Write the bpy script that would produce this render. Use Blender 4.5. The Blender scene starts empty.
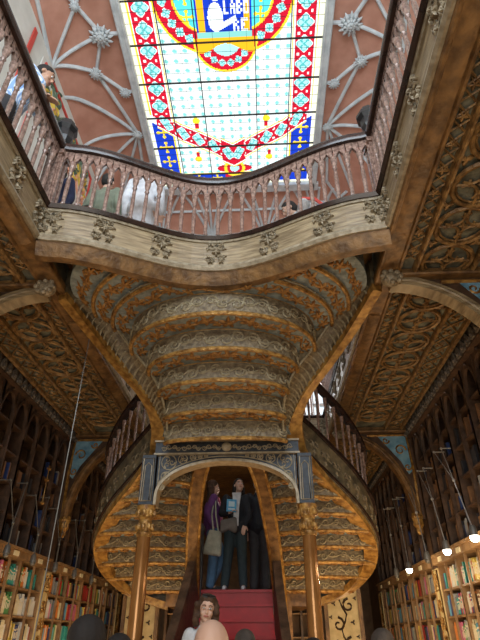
import bpy, bmesh, math, random
from mathutils import Vector, Matrix, noise
import numpy as np
random.seed(7)
PI = math.pi
SC = bpy.context.scene
COL = SC.collection
# ------------------------------------------------------------------ camera, world, lights, exposure
F_PX = 505.0; PITCH = math.radians(32.4); YAW = 0.048
cam_d = bpy.data.cameras.new('camera'); cam = bpy.data.objects.new('camera', cam_d); COL.objects.link(cam)
cam.location = (0.43, 0, 1.6)
cam.rotation_euler = (PI/2 + PITCH, 0, YAW)
cam_d.sensor_fit = 'VERTICAL'; cam_d.sensor_height = 32.0; cam_d.lens = F_PX/640*32.0
cam_d.clip_start = 0.05
SC.camera = cam
SC.view_settings.view_transform = 'Standard'; SC.view_settings.look = 'None'
SC.view_settings.gamma = 1; SC.view_settings.use_curve_mapping = False
SC.view_settings.exposure = 0.18
GLASS = 1.25
w = bpy.data.worlds.new('world'); SC.world = w; w.use_nodes = True
w.node_tree.nodes['Background'].inputs[0].default_value = (0.75, 0.85, 1, 1)
w.node_tree.nodes['Background'].inputs[1].default_value = 0.25

def area(name, loc, rot, sx, sy, power, col):
    l = bpy.data.lights.new(name, 'AREA'); l.shape = 'RECTANGLE'; l.size = sx; l.size_y = sy
    l.energy = power; l.color = col
    o = bpy.data.objects.new(name, l); o.location = loc; o.rotation_euler = rot; COL.objects.link(o); return o
def point(name, loc, power, col, r=0.05):
    l = bpy.data.lights.new(name, 'POINT'); l.energy = power; l.color = col; l.shadow_soft_size = r
    o = bpy.data.objects.new(name, l); o.location = loc; COL.objects.link(o); return o
# daylight through the big facade window behind the viewer (upper floor) and the street door
area('facade_window_daylight', (0, -2.9, 7.2), (PI/2, 0, 0), 4.0, 3.4, 420, (0.80, 0.90, 1.0))
area('far_window_daylight', (1.2, 9.2, 5.8), (-PI/2, 0, 0), 2.0, 1.2, 45, (0.95, 0.97, 1.0))
area('street_door_daylight', (0.0, -2.9, 1.6), (PI/2, 0, 0), 4.2, 2.8, 120, (1.0, 0.93, 0.82))
# added warm fill points low over the ground floor, no lamps modelled there
for (lx, ly, lp) in [(-2.0, 3.2, 20), (2.0, 3.2, 30), (-2.0, 6.4, 30), (2.0, 6.4, 42), (-2.0, 9.5, 26), (2.0, 9.5, 26)]:
    point('floor_fill_light', (lx, ly, 1.15), lp, (1.0, 0.72, 0.40), 0.12)
point('stair_lamp_light', (-1.1, 7.0, 1.0), 30, (1.0, 0.70, 0.38), 0.1)
point('stair_lamp_light', (1.15, 7.0, 1.0), 36, (1.0, 0.70, 0.38), 0.1)
point('landing_fill_light', (0.0, 9.2, 3.7), 14, (1.0, 0.80, 0.6), 0.1)  # added fill brightening the landing, no lamp hangs here

# ------------------------------------------------------------------ materials
def mat(name, c1, c2=None, rough=0.6, metal=0.0, nscale=8, bump=0.0, bscale=40, kind='noise', c3=None, stretch=(1, 1, 1), contrast=(0.35, 0.65), spec=None, bdist=0.02):
    m = bpy.data.materials.new(name); m.use_nodes = True
    nt = m.node_tree; b = nt.nodes['Principled BSDF']; L = nt.links
    b.inputs['Roughness'].default_value = rough; b.inputs['Metallic'].default_value = metal
    if spec is not None: b.inputs['Specular IOR Level'].default_value = spec
    tc = nt.nodes.new('ShaderNodeTexCoord'); mp = nt.nodes.new('ShaderNodeMapping')
    mp.inputs['Scale'].default_value = stretch; L.new(tc.outputs['Object'], mp.inputs['Vector'])
    if c2 is None:
        b.inputs['Base Color'].default_value = (*c1, 1)
    else:
        n = nt.nodes.new('ShaderNodeTexNoise'); n.inputs['Scale'].default_value = nscale; n.inputs['Detail'].default_value = 5
        L.new(mp.outputs[0], n.inputs['Vector'])
        r = nt.nodes.new('ShaderNodeValToRGB'); r.color_ramp.elements[0].position = contrast[0]; r.color_ramp.elements[1].position = contrast[1]
        r.color_ramp.elements[0].color = (*c1, 1); r.color_ramp.elements[1].color = (*c2, 1)
        if c3 is not None:
            e = r.color_ramp.elements.new((contrast[0]+contrast[1])/2); e.color = (*c3, 1)
        L.new(n.outputs['Fac'], r.inputs[0]); L.new(r.outputs[0], b.inputs['Base Color'])
    if bump > 0:
        bn = nt.nodes.new('ShaderNodeBump'); bn.inputs['Strength'].default_value = bump; bn.inputs['Distance'].default_value = bdist
        if kind == 'voronoi':
            t = nt.nodes.new('ShaderNodeTexVoronoi'); t.inputs['Scale'].default_value = bscale; out = t.outputs['Distance']
        elif kind == 'wave':
            t = nt.nodes.new('ShaderNodeTexWave'); t.inputs['Scale'].default_value = bscale; t.inputs['Distortion'].default_value = 6; t.inputs['Detail'].default_value = 3; out = t.outputs['Fac']
        else:
            t = nt.nodes.new('ShaderNodeTexNoise'); t.inputs['Scale'].default_value = bscale; t.inputs['Detail'].default_value = 4; out = t.outputs['Fac']
        L.new(mp.outputs[0], t.inputs['Vector']); L.new(out, bn.inputs['Height']); L.new(bn.outputs[0], b.inputs['Normal'])
    return m
M = {}
M['gold'] = mat('gilded_wood', (0.20, 0.09, 0.018), (0.50, 0.28, 0.07), 0.36, 0.3, 14, 0.4, 30, 'noise')
M['goldcarve'] = mat('gilded_carving', (0.17, 0.075, 0.018), (0.52, 0.29, 0.075), 0.36, 0.3, 18, 0.7, 34, 'noise')
M['brown'] = mat('painted_brown_wood', (0.10, 0.05, 0.018), (0.27, 0.145, 0.05), 0.42, 0.1, 9, 0.4, 25, 'noise')
M['beam'] = mat('carved_beam', (0.13, 0.068, 0.024), (0.36, 0.21, 0.075), 0.42, 0.15, 14, 0.6, 30, 'noise')
M['soffitbg'] = mat('soffit_ground', (0.06, 0.058, 0.04), (0.21, 0.22, 0.17), 0.7, 0, 7, 0.4, 30, 'noise')
M['teal'] = mat('grey_teal_ground', (0.15, 0.18, 0.175), (0.30, 0.345, 0.335), 0.7, 0, 16, 0.4, 40)
M['leaf'] = mat('orange_gold_leaf', (0.20, 0.085, 0.022), (0.46, 0.235, 0.06), 0.5, 0.15, 20, 0.5, 60)
M['riser'] = mat('grey_carved_riser', (0.10, 0.07, 0.038), (0.26, 0.20, 0.115), 0.55, 0.0, 22, 0.7, 40, 'noise')
M['riserlight'] = mat('grey_carved_relief', (0.22, 0.175, 0.10), (0.38, 0.32, 0.20), 0.5, 0.0, 30, 0.4, 60)
M['fascia'] = mat('grained_olive_wood', (0.17, 0.12, 0.06), (0.38, 0.29, 0.165), 0.4, 0, 4, 0.3, 10, 'noise', stretch=(1.0, 1.0, 9.0))
M['fasciacarve'] = mat('carved_fascia_rosette', (0.16, 0.125, 0.075), (0.42, 0.35, 0.24), 0.45, 0.1, 30, 0.5, 40, 'noise')
M['mould'] = mat('pale_moulding', (0.22, 0.175, 0.11), (0.38, 0.32, 0.22), 0.35, 0.1, 20, 0.2, 40)
M['rail'] = mat('dark_handrail', (0.018, 0.010, 0.008), (0.04, 0.02, 0.015), 0.25, 0, 10)
M['baluster'] = mat('rosy_brown_baluster', (0.16, 0.095, 0.075), (0.40, 0.27, 0.215), 0.25, 0.1, 30, 0.2, 60)
M['salmon'] = mat('salmon_plaster', (0.50, 0.235, 0.16), (0.62, 0.32, 0.23), 0.8, 0, 3)
M['rib'] = mat('pale_grey_rib', (0.50, 0.55, 0.57), (0.68, 0.73, 0.74), 0.6, 0, 6, 0.2, 40)
M['cream'] = mat('cream_wall', (0.62, 0.62, 0.56), (0.74, 0.74, 0.68), 0.8, 0, 3)
M['redpaint'] = mat('red_paint', (0.62, 0.07, 0.05), rough=0.6)
M['yellowpaint'] = mat('yellow_paint', (0.70, 0.48, 0.06), rough=0.6)
M['greenpaint'] = mat('green_paint', (0.10, 0.16, 0.10), rough=0.6)
M['pinkpaint'] = mat('pink_paint', (0.75, 0.35, 0.22), rough=0.6)
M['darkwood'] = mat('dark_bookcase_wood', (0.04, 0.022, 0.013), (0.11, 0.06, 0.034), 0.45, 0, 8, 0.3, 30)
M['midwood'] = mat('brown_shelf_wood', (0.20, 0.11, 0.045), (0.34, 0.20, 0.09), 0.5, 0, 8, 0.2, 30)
M['backwood'] = mat('bookcase_back', (0.10, 0.055, 0.025), (0.17, 0.10, 0.05), 0.6, 0, 6)
M['frieze'] = mat('grey_frieze', (0.07, 0.06, 0.05), (0.22, 0.19, 0.16), 0.6, 0, 30, 0.5, 26, 'noise')
M['bluepanel'] = mat('slate_blue_panel', (0.012, 0.015, 0.020), (0.032, 0.038, 0.048), 0.5, 0, 20)
M['bluesky'] = mat('sky_blue_spandrel', (0.10, 0.25, 0.38), (0.22, 0.40, 0.52), 0.7, 0, 10)
M['tan'] = mat('tan_relief', (0.30, 0.24, 0.15), (0.44, 0.37, 0.25), 0.5, 0, 20)
M['red'] = mat('red_stair_paint', (0.34, 0.006, 0.010), (0.44, 0.010, 0.014), 0.38, 0, 8, spec=0.3)
M['rod'] = mat('bright_rod', (0.55, 0.53, 0.48), rough=0.35, metal=0.5)
M['black'] = mat('black_metal', (0.012, 0.012, 0.013), rough=0.4)
M['steel'] = mat('grey_cable', (0.16, 0.15, 0.13), rough=0.45, metal=0.4)
M['floor'] = mat('oak_floor', (0.26, 0.14, 0.06), (0.40, 0.24, 0.12), 0.4, 0, 6, 0.1, 20, stretch=(6, 1, 1))
M['label'] = mat('cream_label', (0.75, 0.66, 0.42), rough=0.6)
M['column'] = mat('polished_copper_brown_column', (0.22, 0.09, 0.025), (0.42, 0.20, 0.06), 0.16, 0.35, 7, 0.05, 12, stretch=(1, 1, 0.4))
M['newel'] = mat('grey_blue_wood', (0.05, 0.055, 0.055), (0.11, 0.11, 0.10), 0.5, 0, 12, 0.3, 40)
M['darkpanel'] = mat('dark_balustrade_wood', (0.035, 0.026, 0.018), (0.09, 0.065, 0.04), 0.5, 0, 12, 0.4, 30, 'noise')
M['sidepanel'] = mat('olive_dark_carved', (0.06, 0.05, 0.032), (0.20, 0.15, 0.08), 0.45, 0, 10, 0.5, 30, 'noise')
M['lead'] = mat('black_lead', (0.02, 0.02, 0.02), rough=0.6)
M['creampanel'] = mat('cream_panel', (0.50, 0.38, 0.17), (0.66, 0.52, 0.26), 0.5, 0, 8)
M['scrolldark'] = mat('dark_scroll', (0.05, 0.028, 0.015), rough=0.6)

def emis(name, col, s):
    m = bpy.data.materials.new(name); m.use_nodes = True; nt = m.node_tree
    for n in list(nt.nodes): nt.nodes.remove(n)
    e = nt.nodes.new('ShaderNodeEmission'); o = nt.nodes.new('ShaderNodeOutputMaterial')
    e.inputs[0].default_value = (*col, 1); e.inputs[1].default_value = s; nt.links.new(e.outputs[0], o.inputs[0]); return m
M['lampglow'] = emis('lamp_glow', (1.0, 0.92, 0.75), 14)
M['windowglow'] = emis('daylit_window_glass', (0.85, 0.95, 1.0), 1.1)

# ------------------------------------------------------------------ mesh helpers
class MB:
    def __init__(s): s.v = []; s.f = []; s.m = []
    def add(s, vs, fs, mi=0):
        o = len(s.v); s.v += [tuple(p) for p in vs]; s.f += [tuple(i+o for i in f) for f in fs]; s.m += [mi]*len(fs); return s
    def box(s, x0, x1, y0, y1, z0, z1, mi=0):
        vs = [(x, y, z) for z in (z0, z1) for y in (y0, y1) for x in (x0, x1)]
        return s.add(vs, [(0, 2, 3, 1), (4, 5, 7, 6), (0, 1, 5, 4), (2, 6, 7, 3), (0, 4, 6, 2), (1, 3, 7, 5)], mi)
    def tube(s, pts, r, n=6, mi=0, caps=True):
        pts = [Vector(p) for p in pts]; N = len(pts); o = []
        for i, p in enumerate(pts):
            t = (pts[min(i+1, N-1)] - pts[max(i-1, 0)]); t = t.normalized() if t.length > 1e-9 else Vector((0, 0, 1))
            a = t.cross(Vector((0, 0, 1)))
            if a.length < 0.05: a = t.cross(Vector((0, 1, 0)))
            a.normalize(); b = a.cross(t)
            rr = r[i] if isinstance(r, (list, tuple)) else r
            o += [p + (a*math.cos(2*PI*k/n) + b*math.sin(2*PI*k/n))*rr for k in range(n)]
        fs = [(i*n+k, i*n+(k+1) % n, (i+1)*n+(k+1) % n, (i+1)*n+k) for i in range(N-1) for k in range(n)]
        if caps: fs += [tuple(range(n))[::-1], tuple(range((N-1)*n, N*n))]
        return s.add(o, fs, mi)
    def lathe(s, prof, c=(0, 0, 0), n=12, mi=0, rot=None):
        o = []
        for (r, z) in prof:
            for k in range(n):
                p = Vector((r*math.cos(2*PI*k/n), r*math.sin(2*PI*k/n), z))
                if rot is not None: p = rot @ p
                o.append(p + Vector(c))
        N = len(prof)
        fs = [(i*n+k, i*n+(k+1) % n, (i+1)*n+(k+1) % n, (i+1)*n+k) for i in range(N-1) for k in range(n)]
        fs += [tuple(range(n))[::-1], tuple(range((N-1)*n, N*n))]
        return s.add(o, fs, mi)
    def sweep(s, pts, prof, mi=0, up=Vector((0, 0, 1)), closed=False):
        """prof = [(side, up)] closed section swept along pts; side = up x tangent"""
        pts = [Vector(p) for p in pts]; N = len(pts); n = 0 if callable(prof) else len(prof); o = []
        for i, p in enumerate(pts):
            if closed: t = (pts[(i+1) % N] - pts[(i-1) % N]).normalized()
            else: t = (pts[min(i+1, N-1)] - pts[max(i-1, 0)]).normalized()
            sd = up.cross(t).normalized()
            pr = prof(i/(N-1)) if callable(prof) else prof
            if callable(prof): n = len(pr)
            o += [p + sd*a + up*b for a, b in pr]
        M_ = N if closed else N-1
        fs = [(i*n+k, i*n+(k+1) % n, ((i+1) % N)*n+(k+1) % n, ((i+1) % N)*n+k) for i in range(M_) for k in range(n)]
        if not closed: fs += [tuple(range(n))[::-1], tuple(range((N-1)*n, N*n))]
        return s.add(o, fs, mi)
    def prism(s, poly, fn, d0, d1, mi=0):
        """poly = 2-D points, fn(u,v,d) -> 3-D"""
        n = len(poly)
        vs = [fn(a, b, d0) for a, b in poly] + [fn(a, b, d1) for a, b in poly]
        fs = [tuple(range(n)), tuple(range(n, 2*n))[::-1]] + [(k, k+n, (k+1) % n+n, (k+1) % n) for k in range(n)]
        return s.add(vs, fs, mi)
    def ball(s, c, r, n=8, mi=0, sc=(1, 1, 1)):
        prof = [(max(1e-4, r*math.sin(PI*i/n)), -r*math.cos(PI*i/n)) for i in range(n+1)]
        o = len(s.v); s.lathe(prof, (0, 0, 0), n+2, mi)
        for i in range(o, len(s.v)):
            x, y, z = s.v[i]; s.v[i] = (x*sc[0]+c[0], y*sc[1]+c[1], z*sc[2]+c[2])
        return s
    def build(s, name, mats, parent=None, smooth=False):
        me = bpy.data.meshes.new(name); me.from_pydata(s.v, [], s.f)
        if not isinstance(mats, (list, tuple)): mats = [mats]
        for m in mats: me.materials.append(M[m] if isinstance(m, str) else m)
        if len(mats) > 1: me.polygons.foreach_set('material_index', s.m)
        bm = bmesh.new(); bm.from_mesh(me); bmesh.ops.recalc_face_normals(bm, faces=bm.faces); bm.to_mesh(me); bm.free()
        if smooth:
            me.polygons.foreach_set('use_smooth', [True]*len(me.polygons))
            try: me.set_sharp_from_angle(angle=math.radians(38))
            except Exception: pass
        me.update()
        o = bpy.data.objects.new(name, me); COL.objects.link(o)
        if parent is not None: o.parent = parent
        return o
def tag(o, label, cat, group=None):
    o['label'] = label; o['category'] = cat
    if group: o['group'] = group
    return o
def empty(name, label, cat, loc=(0, 0, 0), group=None, rz=0):
    o = bpy.data.objects.new(name, None); COL.objects.link(o); o.location = loc; o.rotation_euler = (0, 0, rz)
    o.empty_display_size = 0.1
    return tag(o, label, cat, group)
def struct(o): o['kind'] = 'structure'; return o
def lerp(a, b, t): return a + (b-a)*t
def smooth_path(P, k=6):
    P = [Vector(p) for p in P]; out = []
    for i in range(len(P)-1):
        p0 = P[max(i-1, 0)]; p1 = P[i]; p2 = P[i+1]; p3 = P[min(i+2, len(P)-1)]
        for j in range(k):
            t = j/k
            out.append(0.5*((2*p1) + (p2-p0)*t + (2*p0-5*p1+4*p2-p3)*t*t + (3*p1-p0-3*p2+p3)*t**3))
    out.append(P[-1]); return out
def resample(P, step):
    P = [Vector(p) for p in P]; out = [P[0].copy()]; acc = 0
    for a, b in zip(P[:-1], P[1:]):
        L = (b-a).length; d = 0
        while acc + (L-d) >= step:
            d += step-acc; acc = 0; out.append(a.lerp(b, d/L))
        acc += L-d
    return out
def mx(P): return [Vector((-p[0], p[1], p[2])) for p in P]

# ornament generators: fn(u, v, d) maps panel metres to 3-D
def spiral(mb, fn, cu, cv, r, turns, a0, sgn, wd=0.009, d=0.012, mi=0, n=14, tail=None):
    pts = []
    if tail: pts.append(fn(tail[0], tail[1], d))
    for i in range(n+1):
        t = i/n; a = a0 + sgn*turns*2*PI*t; rr = r*(1-0.8*t)
        pts.append(fn(cu+rr*math.cos(a), cv+rr*math.sin(a), d))
    mb.tube(pts, [wd*(1-0.4*i/len(pts)) for i in range(len(pts))], 4, mi)
def leafshape(mb, fn, cu, cv, r, a0, d0=0, d1=0.014, mi=0, lobes=5, stretch=1.0):
    poly = []; n = lobes*4
    for k in range(n):
        a = 2*PI*k/n; rr = r*(0.62+0.38*math.cos(lobes*a))
        x = rr*math.cos(a)*stretch; y = rr*math.sin(a)
        poly.append((cu+x*math.cos(a0)-y*math.sin(a0), cv+x*math.sin(a0)+y*math.cos(a0)))
    c = fn(cu, cv, d1)
    n = len(poly); base = [fn(a, b, d0) for a, b in poly]; top = [fn(cu+(a-cu)*.75, cv+(b-cv)*.75, d1) for a, b in poly]
    mb.add(base+top+[fn(cu, cv, d1*1.3)], [(k, (k+1) % n, n+(k+1) % n, n+k) for k in range(n)] + [(n+k, n+(k+1) % n, 2*n) for k in range(n)], mi)
def ringpts(fn, cu, cv, ru, rv, d, n=20, a0=0, a1=2*PI):
    return [fn(cu+ru*math.cos(a0+(a1-a0)*i/n), cv+rv*math.sin(a0+(a1-a0)*i/n), d) for i in range(n+1)]
def scroll_strip(mb, fn, L, H, unit=0.24, wd=0.008, d=0.008, mi=0):
    """running scroll ornament filling a strip of length L and height H"""
    k = max(1, round(L/unit)); u = L/k
    mb.tube([fn(L*j/(k*8), H*.5+H*.16*math.sin(j*PI/4), d*.5) for j in range(k*8+1)], wd*.8, 4, mi)
    for i in range(k):
        c = (i+0.5)*u; s = 1 if i % 2 else -1
        spiral(mb, fn, c-u*.22, H*.5+s*H*.08, min(H*.34, u*.24), 1.2, 0, s, wd, d, mi, 10)
        spiral(mb, fn, c+u*.24, H*.5-s*H*.08, min(H*.34, u*.24), 1.2, PI, s, wd, d, mi, 10)
        leafshape(mb, fn, c, H*.5, min(H*.22, .04), s*.4, 0, d*1.6, mi, 4)

# ------------------------------------------------------------------ room shell
WX = 3.25; YN = -3.0; YF = 16.0
def slab(name, x0, x1, y0, y1, z0, z1, m): return struct(MB().box(x0, x1, y0, y1, z0, z1).build(name, m))
slab('floor', -WX-.2, WX+.2, YN-.2, YF+.2, -0.15, 0, 'floor')
slab('wall_left', -WX-.2, -WX, YN, YF, 0, 5.0, 'backwood')
slab('wall_right', WX, WX+.2, YN, YF, 0, 5.0, 'backwood')
slab('wall_far', -WX, WX, YF, YF+.2, 0, 5.0, 'backwood')
# near wall with the tall facade window and the street door openings
mb = MB(); mb.box(-WX, WX, YN-.2, YN, 3.1, 5.4); mb.box(-WX, WX, YN-.2, YN, 9.0, 10.7); mb.box(-WX, -2.1, YN-.2, YN, 0, 9.0); mb.box(2.1, WX, YN-.2, YN, 0, 9.0)
struct(mb.build('wall_near', 'cream'))
mb = MB()
for x in (-2.1, -1.05, 0, 1.05, 2.1): mb.box(x-.04, x+.04, YN-.12, YN-.04, 5.4, 9.0)
for z in (5.4, 6.6, 7.8, 8.96): mb.box(-2.1, 2.1, YN-.12, YN-.04, z-.04, z+.04)
fr = struct(mb.build('window_1', 'rail')); MB().box(-2.1, 2.1, YN-.09, YN-.08, 5.44, 8.96).build('pane', 'windowglow', fr)
mb = MB()
for x in (-2.05, -.7, .7, 2.05): mb.box(x-.05, x+.05, YN-.14, YN-.04, 0, 3.06)
mb.box(-2.1, 2.1, YN-.14, YN-.04, 2.98, 3.1); mb.box(-2.1, 2.1, YN-.14, YN-.04, 2.2, 2.28)
fr = struct(mb.build('door_1', 'darkwood')); MB().box(-2.1, 2.1, YN-.1, YN-.09, 0, 3.0).build('glass_pane', 'windowglow', fr)
# upper storey walls
UX = 2.95; Z0 = 9.55; SKY = 10.4
slab('wall_left_upper', -UX-.5, -UX, YN, 9.4, 5.03, Z0+.25, 'cream')
slab('wall_right_upper', UX, UX+.5, YN, 9.4, 5.03, Z0+.25, 'cream')
slab('wall_far_upper', -UX, UX, 9.4, 9.6, 5.0, Z0+.25, 'salmon')
# upper floor beyond the void
slab('ceiling', -1.59, 1.59, 8.9, YF, 4.72, 5.05, 'brown')
slab('ceiling_near', -1.59, 1.59, YN, -1.2, 4.72, 5.05, 'brown')

# vault: cove all round the skylight
SX = 1.76; SYF = 8.1; SYN = -0.6
CX = -0.05
def cove_z(d, D):   # d distance from skylight edge, D cove width
    t = min(1, max(0, d/D)); return Z0 + (SKY-.05-Z0)*math.sqrt(max(0, 1-t*t))
def vault_z(x, y):
    z = 99
    dx = abs(x-CX) - SX
    if dx > 0: z = min(z, cove_z(dx, UX+.02-SX))
    if y > SYF: z = min(z, cove_z(y-SYF, 1.3))
    if y < SYN: z = min(z, cove_z(SYN-y, 2.4))
    return min(z, SKY-.05)
mb = MB()
nx = 12
def patch(fn, nu, nv):
    vs = [fn(i/nu, j/nv) for i in range(nu+1) for j in range(nv+1)]
    mb.add(vs, [(i*(nv+1)+j, i*(nv+1)+j+1, (i+1)*(nv+1)+j+1, (i+1)*(nv+1)+j) for i in range(nu) for j in range(nv)])
def V3(x, y, off=0.0): return Vector((x, y, vault_z(x, y)-off))
for s in (-1, 1):
    patch(lambda u, v: V3(CX+s*SX+s*(1-(1-u)**2)*(UX+.02-SX), lerp(YN, 9.4, v)), 16, 60)
patch(lambda u, v: V3(lerp(CX-SX, CX+SX, v), SYF+(1-(1-u)**2)*1.3), 14, 30)
patch(lambda u, v: V3(lerp(CX-SX, CX+SX, v), SYN-(1-(1-u)**2)*2.4), 14, 20)
vault = struct(mb.build('ceiling_vault', 'salmon', smooth=True))
def rosette_mesh(r, n=8, name='rosette'):
    mb = MB()
    def fr_(u, v, d): return Vector((u, v, -d))
    for ring, (rr, d0, ln) in enumerate([(.62, .0, .42), (.36, .10, .30), (.16, .18, .18)]):
        nn = n+4-2*ring
        for k in range(nn):
            a = 2*PI*(k+ring*.5)/nn; c, s_ = math.cos(a), math.sin(a)
            mb.tube([(r*(rr-ln*.5)*c, r*(rr-ln*.5)*s_, -r*d0), (r*rr*c, r*rr*s_, -r*(d0+.16)), (r*(rr+ln*.45)*c, r*(rr+ln*.45)*s_, -r*(d0+.10)), (r*(rr+ln*.8)*c, r*(rr+ln*.8)*s_, -r*d0*.6)], [r*.05, r*.13, r*.10, r*.02], 6)
    mb.ball((0, 0, -.2*r), r*.16, 6); mb.lathe([(r*.7, .02), (r*.72, 0), (r*.5, -.04*r), (.01, -.06*r)], n=16)
    return mb.build(name, 'rib', smooth=True)
vault_ros = [(2.1, 4.54, .22), (2.36, 5.16, .14), (1.95, 5.62, .12), (1.92, 6.56, .12), (2.37, 4.02, .10), (2.1, 1.0, .2)]
def rib(x0, y0, x1, y1, r=.030, n=10):
    pts = []
    for i in range(n+1):
        x = lerp(x0, x1, i/n); y = lerp(y0, y1, i/n); pts.append(V3(x, y, 0.01))
    m_.sweep(pts, [(-r, 0.03), (-r, -r*.6), (-r*.4, -r*1.5), (r*.4, -r*1.5), (r, -r*.6), (r, 0.03)])
ribset = [((2.93, 4.75), (2.37, 4.02)), ((2.93, 4.75), (2.1, 4.54)), ((2.93, 4.75), (2.36, 5.16)), ((2.36, 5.16), (1.92, 6.56)), ((2.36, 5.16), (2.1, 4.54)),
          ((2.36, 5.16), (1.95, 5.62)), ((2.93, 5.3), (1.92, 6.56)), ((2.93, 6.4), (1.92, 6.56)), ((2.93, 7.3), (1.92, 6.56)), ((2.6, 8.1), (1.92, 6.56)), ((2.05, 8.0), (1.92, 6.56)),
          ((2.37, 4.02), (2.1, 4.54)), ((2.37, 4.02), (2.93, 2.6)), ((2.1, 4.54), (1.80, 4.54)), ((1.95, 5.62), (1.80, 5.62)), ((2.37, 4.02), (1.8, 3.2)), ((2.93, 4.75), (2.75, 3.0)),
          ((2.93, 1.0), (1.85, 2.6)), ((2.93, 8.6), (1.7, 8.6)), ((2.93, 9.3), (2.05, 8.0))]
for s in (-1, 1):
    m_ = MB()
    for a, b in ribset: rib(CX+s*(a[0]-CX*0), a[1], CX+s*b[0], b[1])
    struct(m_.build('trim_1' if s < 0 else 'trim_2', 'rib', smooth=True))
    for (x, y, r) in vault_ros:
        o = rosette_mesh(r); o.location = V3(CX+s*x, y, 0.05)
        tag(o, 'grey %s on vault %s of skylight, %s' % ('boss' if r < .15 else 'leafy rosette', 'left' if s < 0 else 'right',
            {4.54: 'biggest, near picture top', 5.16: 'where curved ribs cross', 5.62: 'small, against skylight frame', 6.56: 'hub of straight radiating ribs', 4.02: 'outermost near picture top', 1.0: 'above the viewer'}[y]), 'ceiling boss', 'plaster bosses of the vault')
        if s == -1 or s == 1:
            o.name = 'vault_boss'
# end vault ribs
m_ = MB()
for cx in (-1.9, -.65, .65, 1.9):
    for tx in (-.55, -.28, 0, .28, .55):
        rib(CX+cx, 9.36, CX+cx+tx*1.1, SYF+.08, .028)
for cx in (-1.28, 0, 1.28): rib(CX+cx-.6, 8.72, CX+cx+.6, 8.72, .024)
struct(m_.build('trim_3', 'rib', smooth=True))
# skylight frame moulding
mb = MB()
for s in (-1, 1):
    x = CX+s*SX
    mb.box(min(x-s*.09, x+s*.03), max(x-s*.09, x+s*.03), SYN-.1, SYF+.1, SKY-.14, SKY+.02)
    mb.tube([(x-s*.06, SYN, SKY-.12), (x-s*.06, SYF, SKY-.12)], .03, 8); mb.tube([(x+s*.03, SYN, SKY-.13), (x+s*.03, SYF+.1, SKY-.13)], .022, 8)
for y in (SYF, SYN):
    mb.box(CX-SX-.1, CX+SX+.1, y-.09, y+.1, SKY-.14, SKY+.02)
struct(mb.build('trim_4', 'rib', smooth=True))
# roof above
slab('ceiling_roof', -3.6, 3.6, YN-.2, 9.7, SKY+.25, SKY+.4, 'cream')

# ------------------------------------------------------------------ stained-glass skylight
CELL = 0.0165
X0, X1, Y0g, Y1g = CX-1.68, CX+1.68, -0.5, 8.02
W = (0.92, 1.0, 1.0); TE = (0.10, 0.52, 0.52); RE = (0.62, 0.012, 0.035); BL = (0.012, 0.05, 0.55); YE = (0.98, 0.72, 0.04); LT = (0.45, 0.88, 0.92); GO = (0.95, 0.50, 0.02); PW = (0.95, 0.96, 0.72)
LTR = {'L': ["100", "100", "100", "100", "111"], 'A': ["010", "101", "111", "101", "101"], 'B': ["110", "101", "110", "101", "110"], 'O': ["111", "101", "101", "101", "111"],
       'R': ["110", "101", "110", "101", "101"], 'E': ["111", "100", "110", "100", "111"], 'I': ["1", "1", "1", "1", "1"], 'N': ["101", "111", "111", "111", "101"]}
def text_hit(px, py, s, x, y, h, cw=.030):
    """(x,y) = top-left corner; py grows downward in the picture (towards +y)"""
    c = h/5.0; cx = x
    for ch in s:
        g = LTR[ch]; wd = len(g[0])
        i = math.floor((px-cx)/cw); j = math.floor((py-y)/c)
        if 0 <= i < wd and 0 <= j < 5 and g[j][i] == '1': return True
        cx += (wd+.7)*cw
    return False
def quatre(u, v, r):
    # teal quatrefoil roundel in light blue, local coords
    a = abs(u)/r; b = abs(v)/r
    if a+b > 1.08 or max(a, b) > .98: return None
    d = min(math.hypot(a-.48, b), math.hypot(a, b-.48), math.hypot(a, b)*1.1)
    if d > .48: return None
    if d > .42 or a+b > 1.0: return W
    if abs(a-b) < .10 and a+b > .25: return TE
    if math.hypot(a, b) < .16: return TE
    if .24 < d < .33: return TE
    return LT
def fleur(u, v, s):
    a, b = abs(u)/s, abs(v)/s
    if (a < .10 and b < .75) or (b < .10 and a < .75): return YE
    if math.hypot(a-.62, b) < .20 or math.hypot(a, b-.62) < .20: return YE
    if math.hypot(a, b) < .16: return YE
    return None
def band(dist, half, u_along, pitch):
    """red band with roundels; dist signed across, half width"""
    if abs(dist) > half+.05: return None
    if abs(dist) > half+.025: return YE
    if abs(dist) > half: return W
    q = quatre(((u_along/pitch) % 1 - .5)*pitch, dist, min(half*.93, pitch*.45))
    if q: return q
    m = ((u_along/pitch) % 1)
    if min(m, 1-m)*pitch < .02 and abs(abs(dist)-half*.6) < .02: return W
    return RE
import bisect
swp = [(-1.68, 6.12), (-1.41, 6.30), (-1.04, 6.60), (-.75, 6.76), (-.45, 6.92), (-.2, 7.10), (0, 7.22)]
def swy(a):   # band centre line y for |x|
    for (p, q), (r, s_) in zip(swp[:-1], swp[1:]):
        if p <= -a <= r: return lerp(q, s_, (-a-p)/(r-p))
    return 6.1
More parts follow.
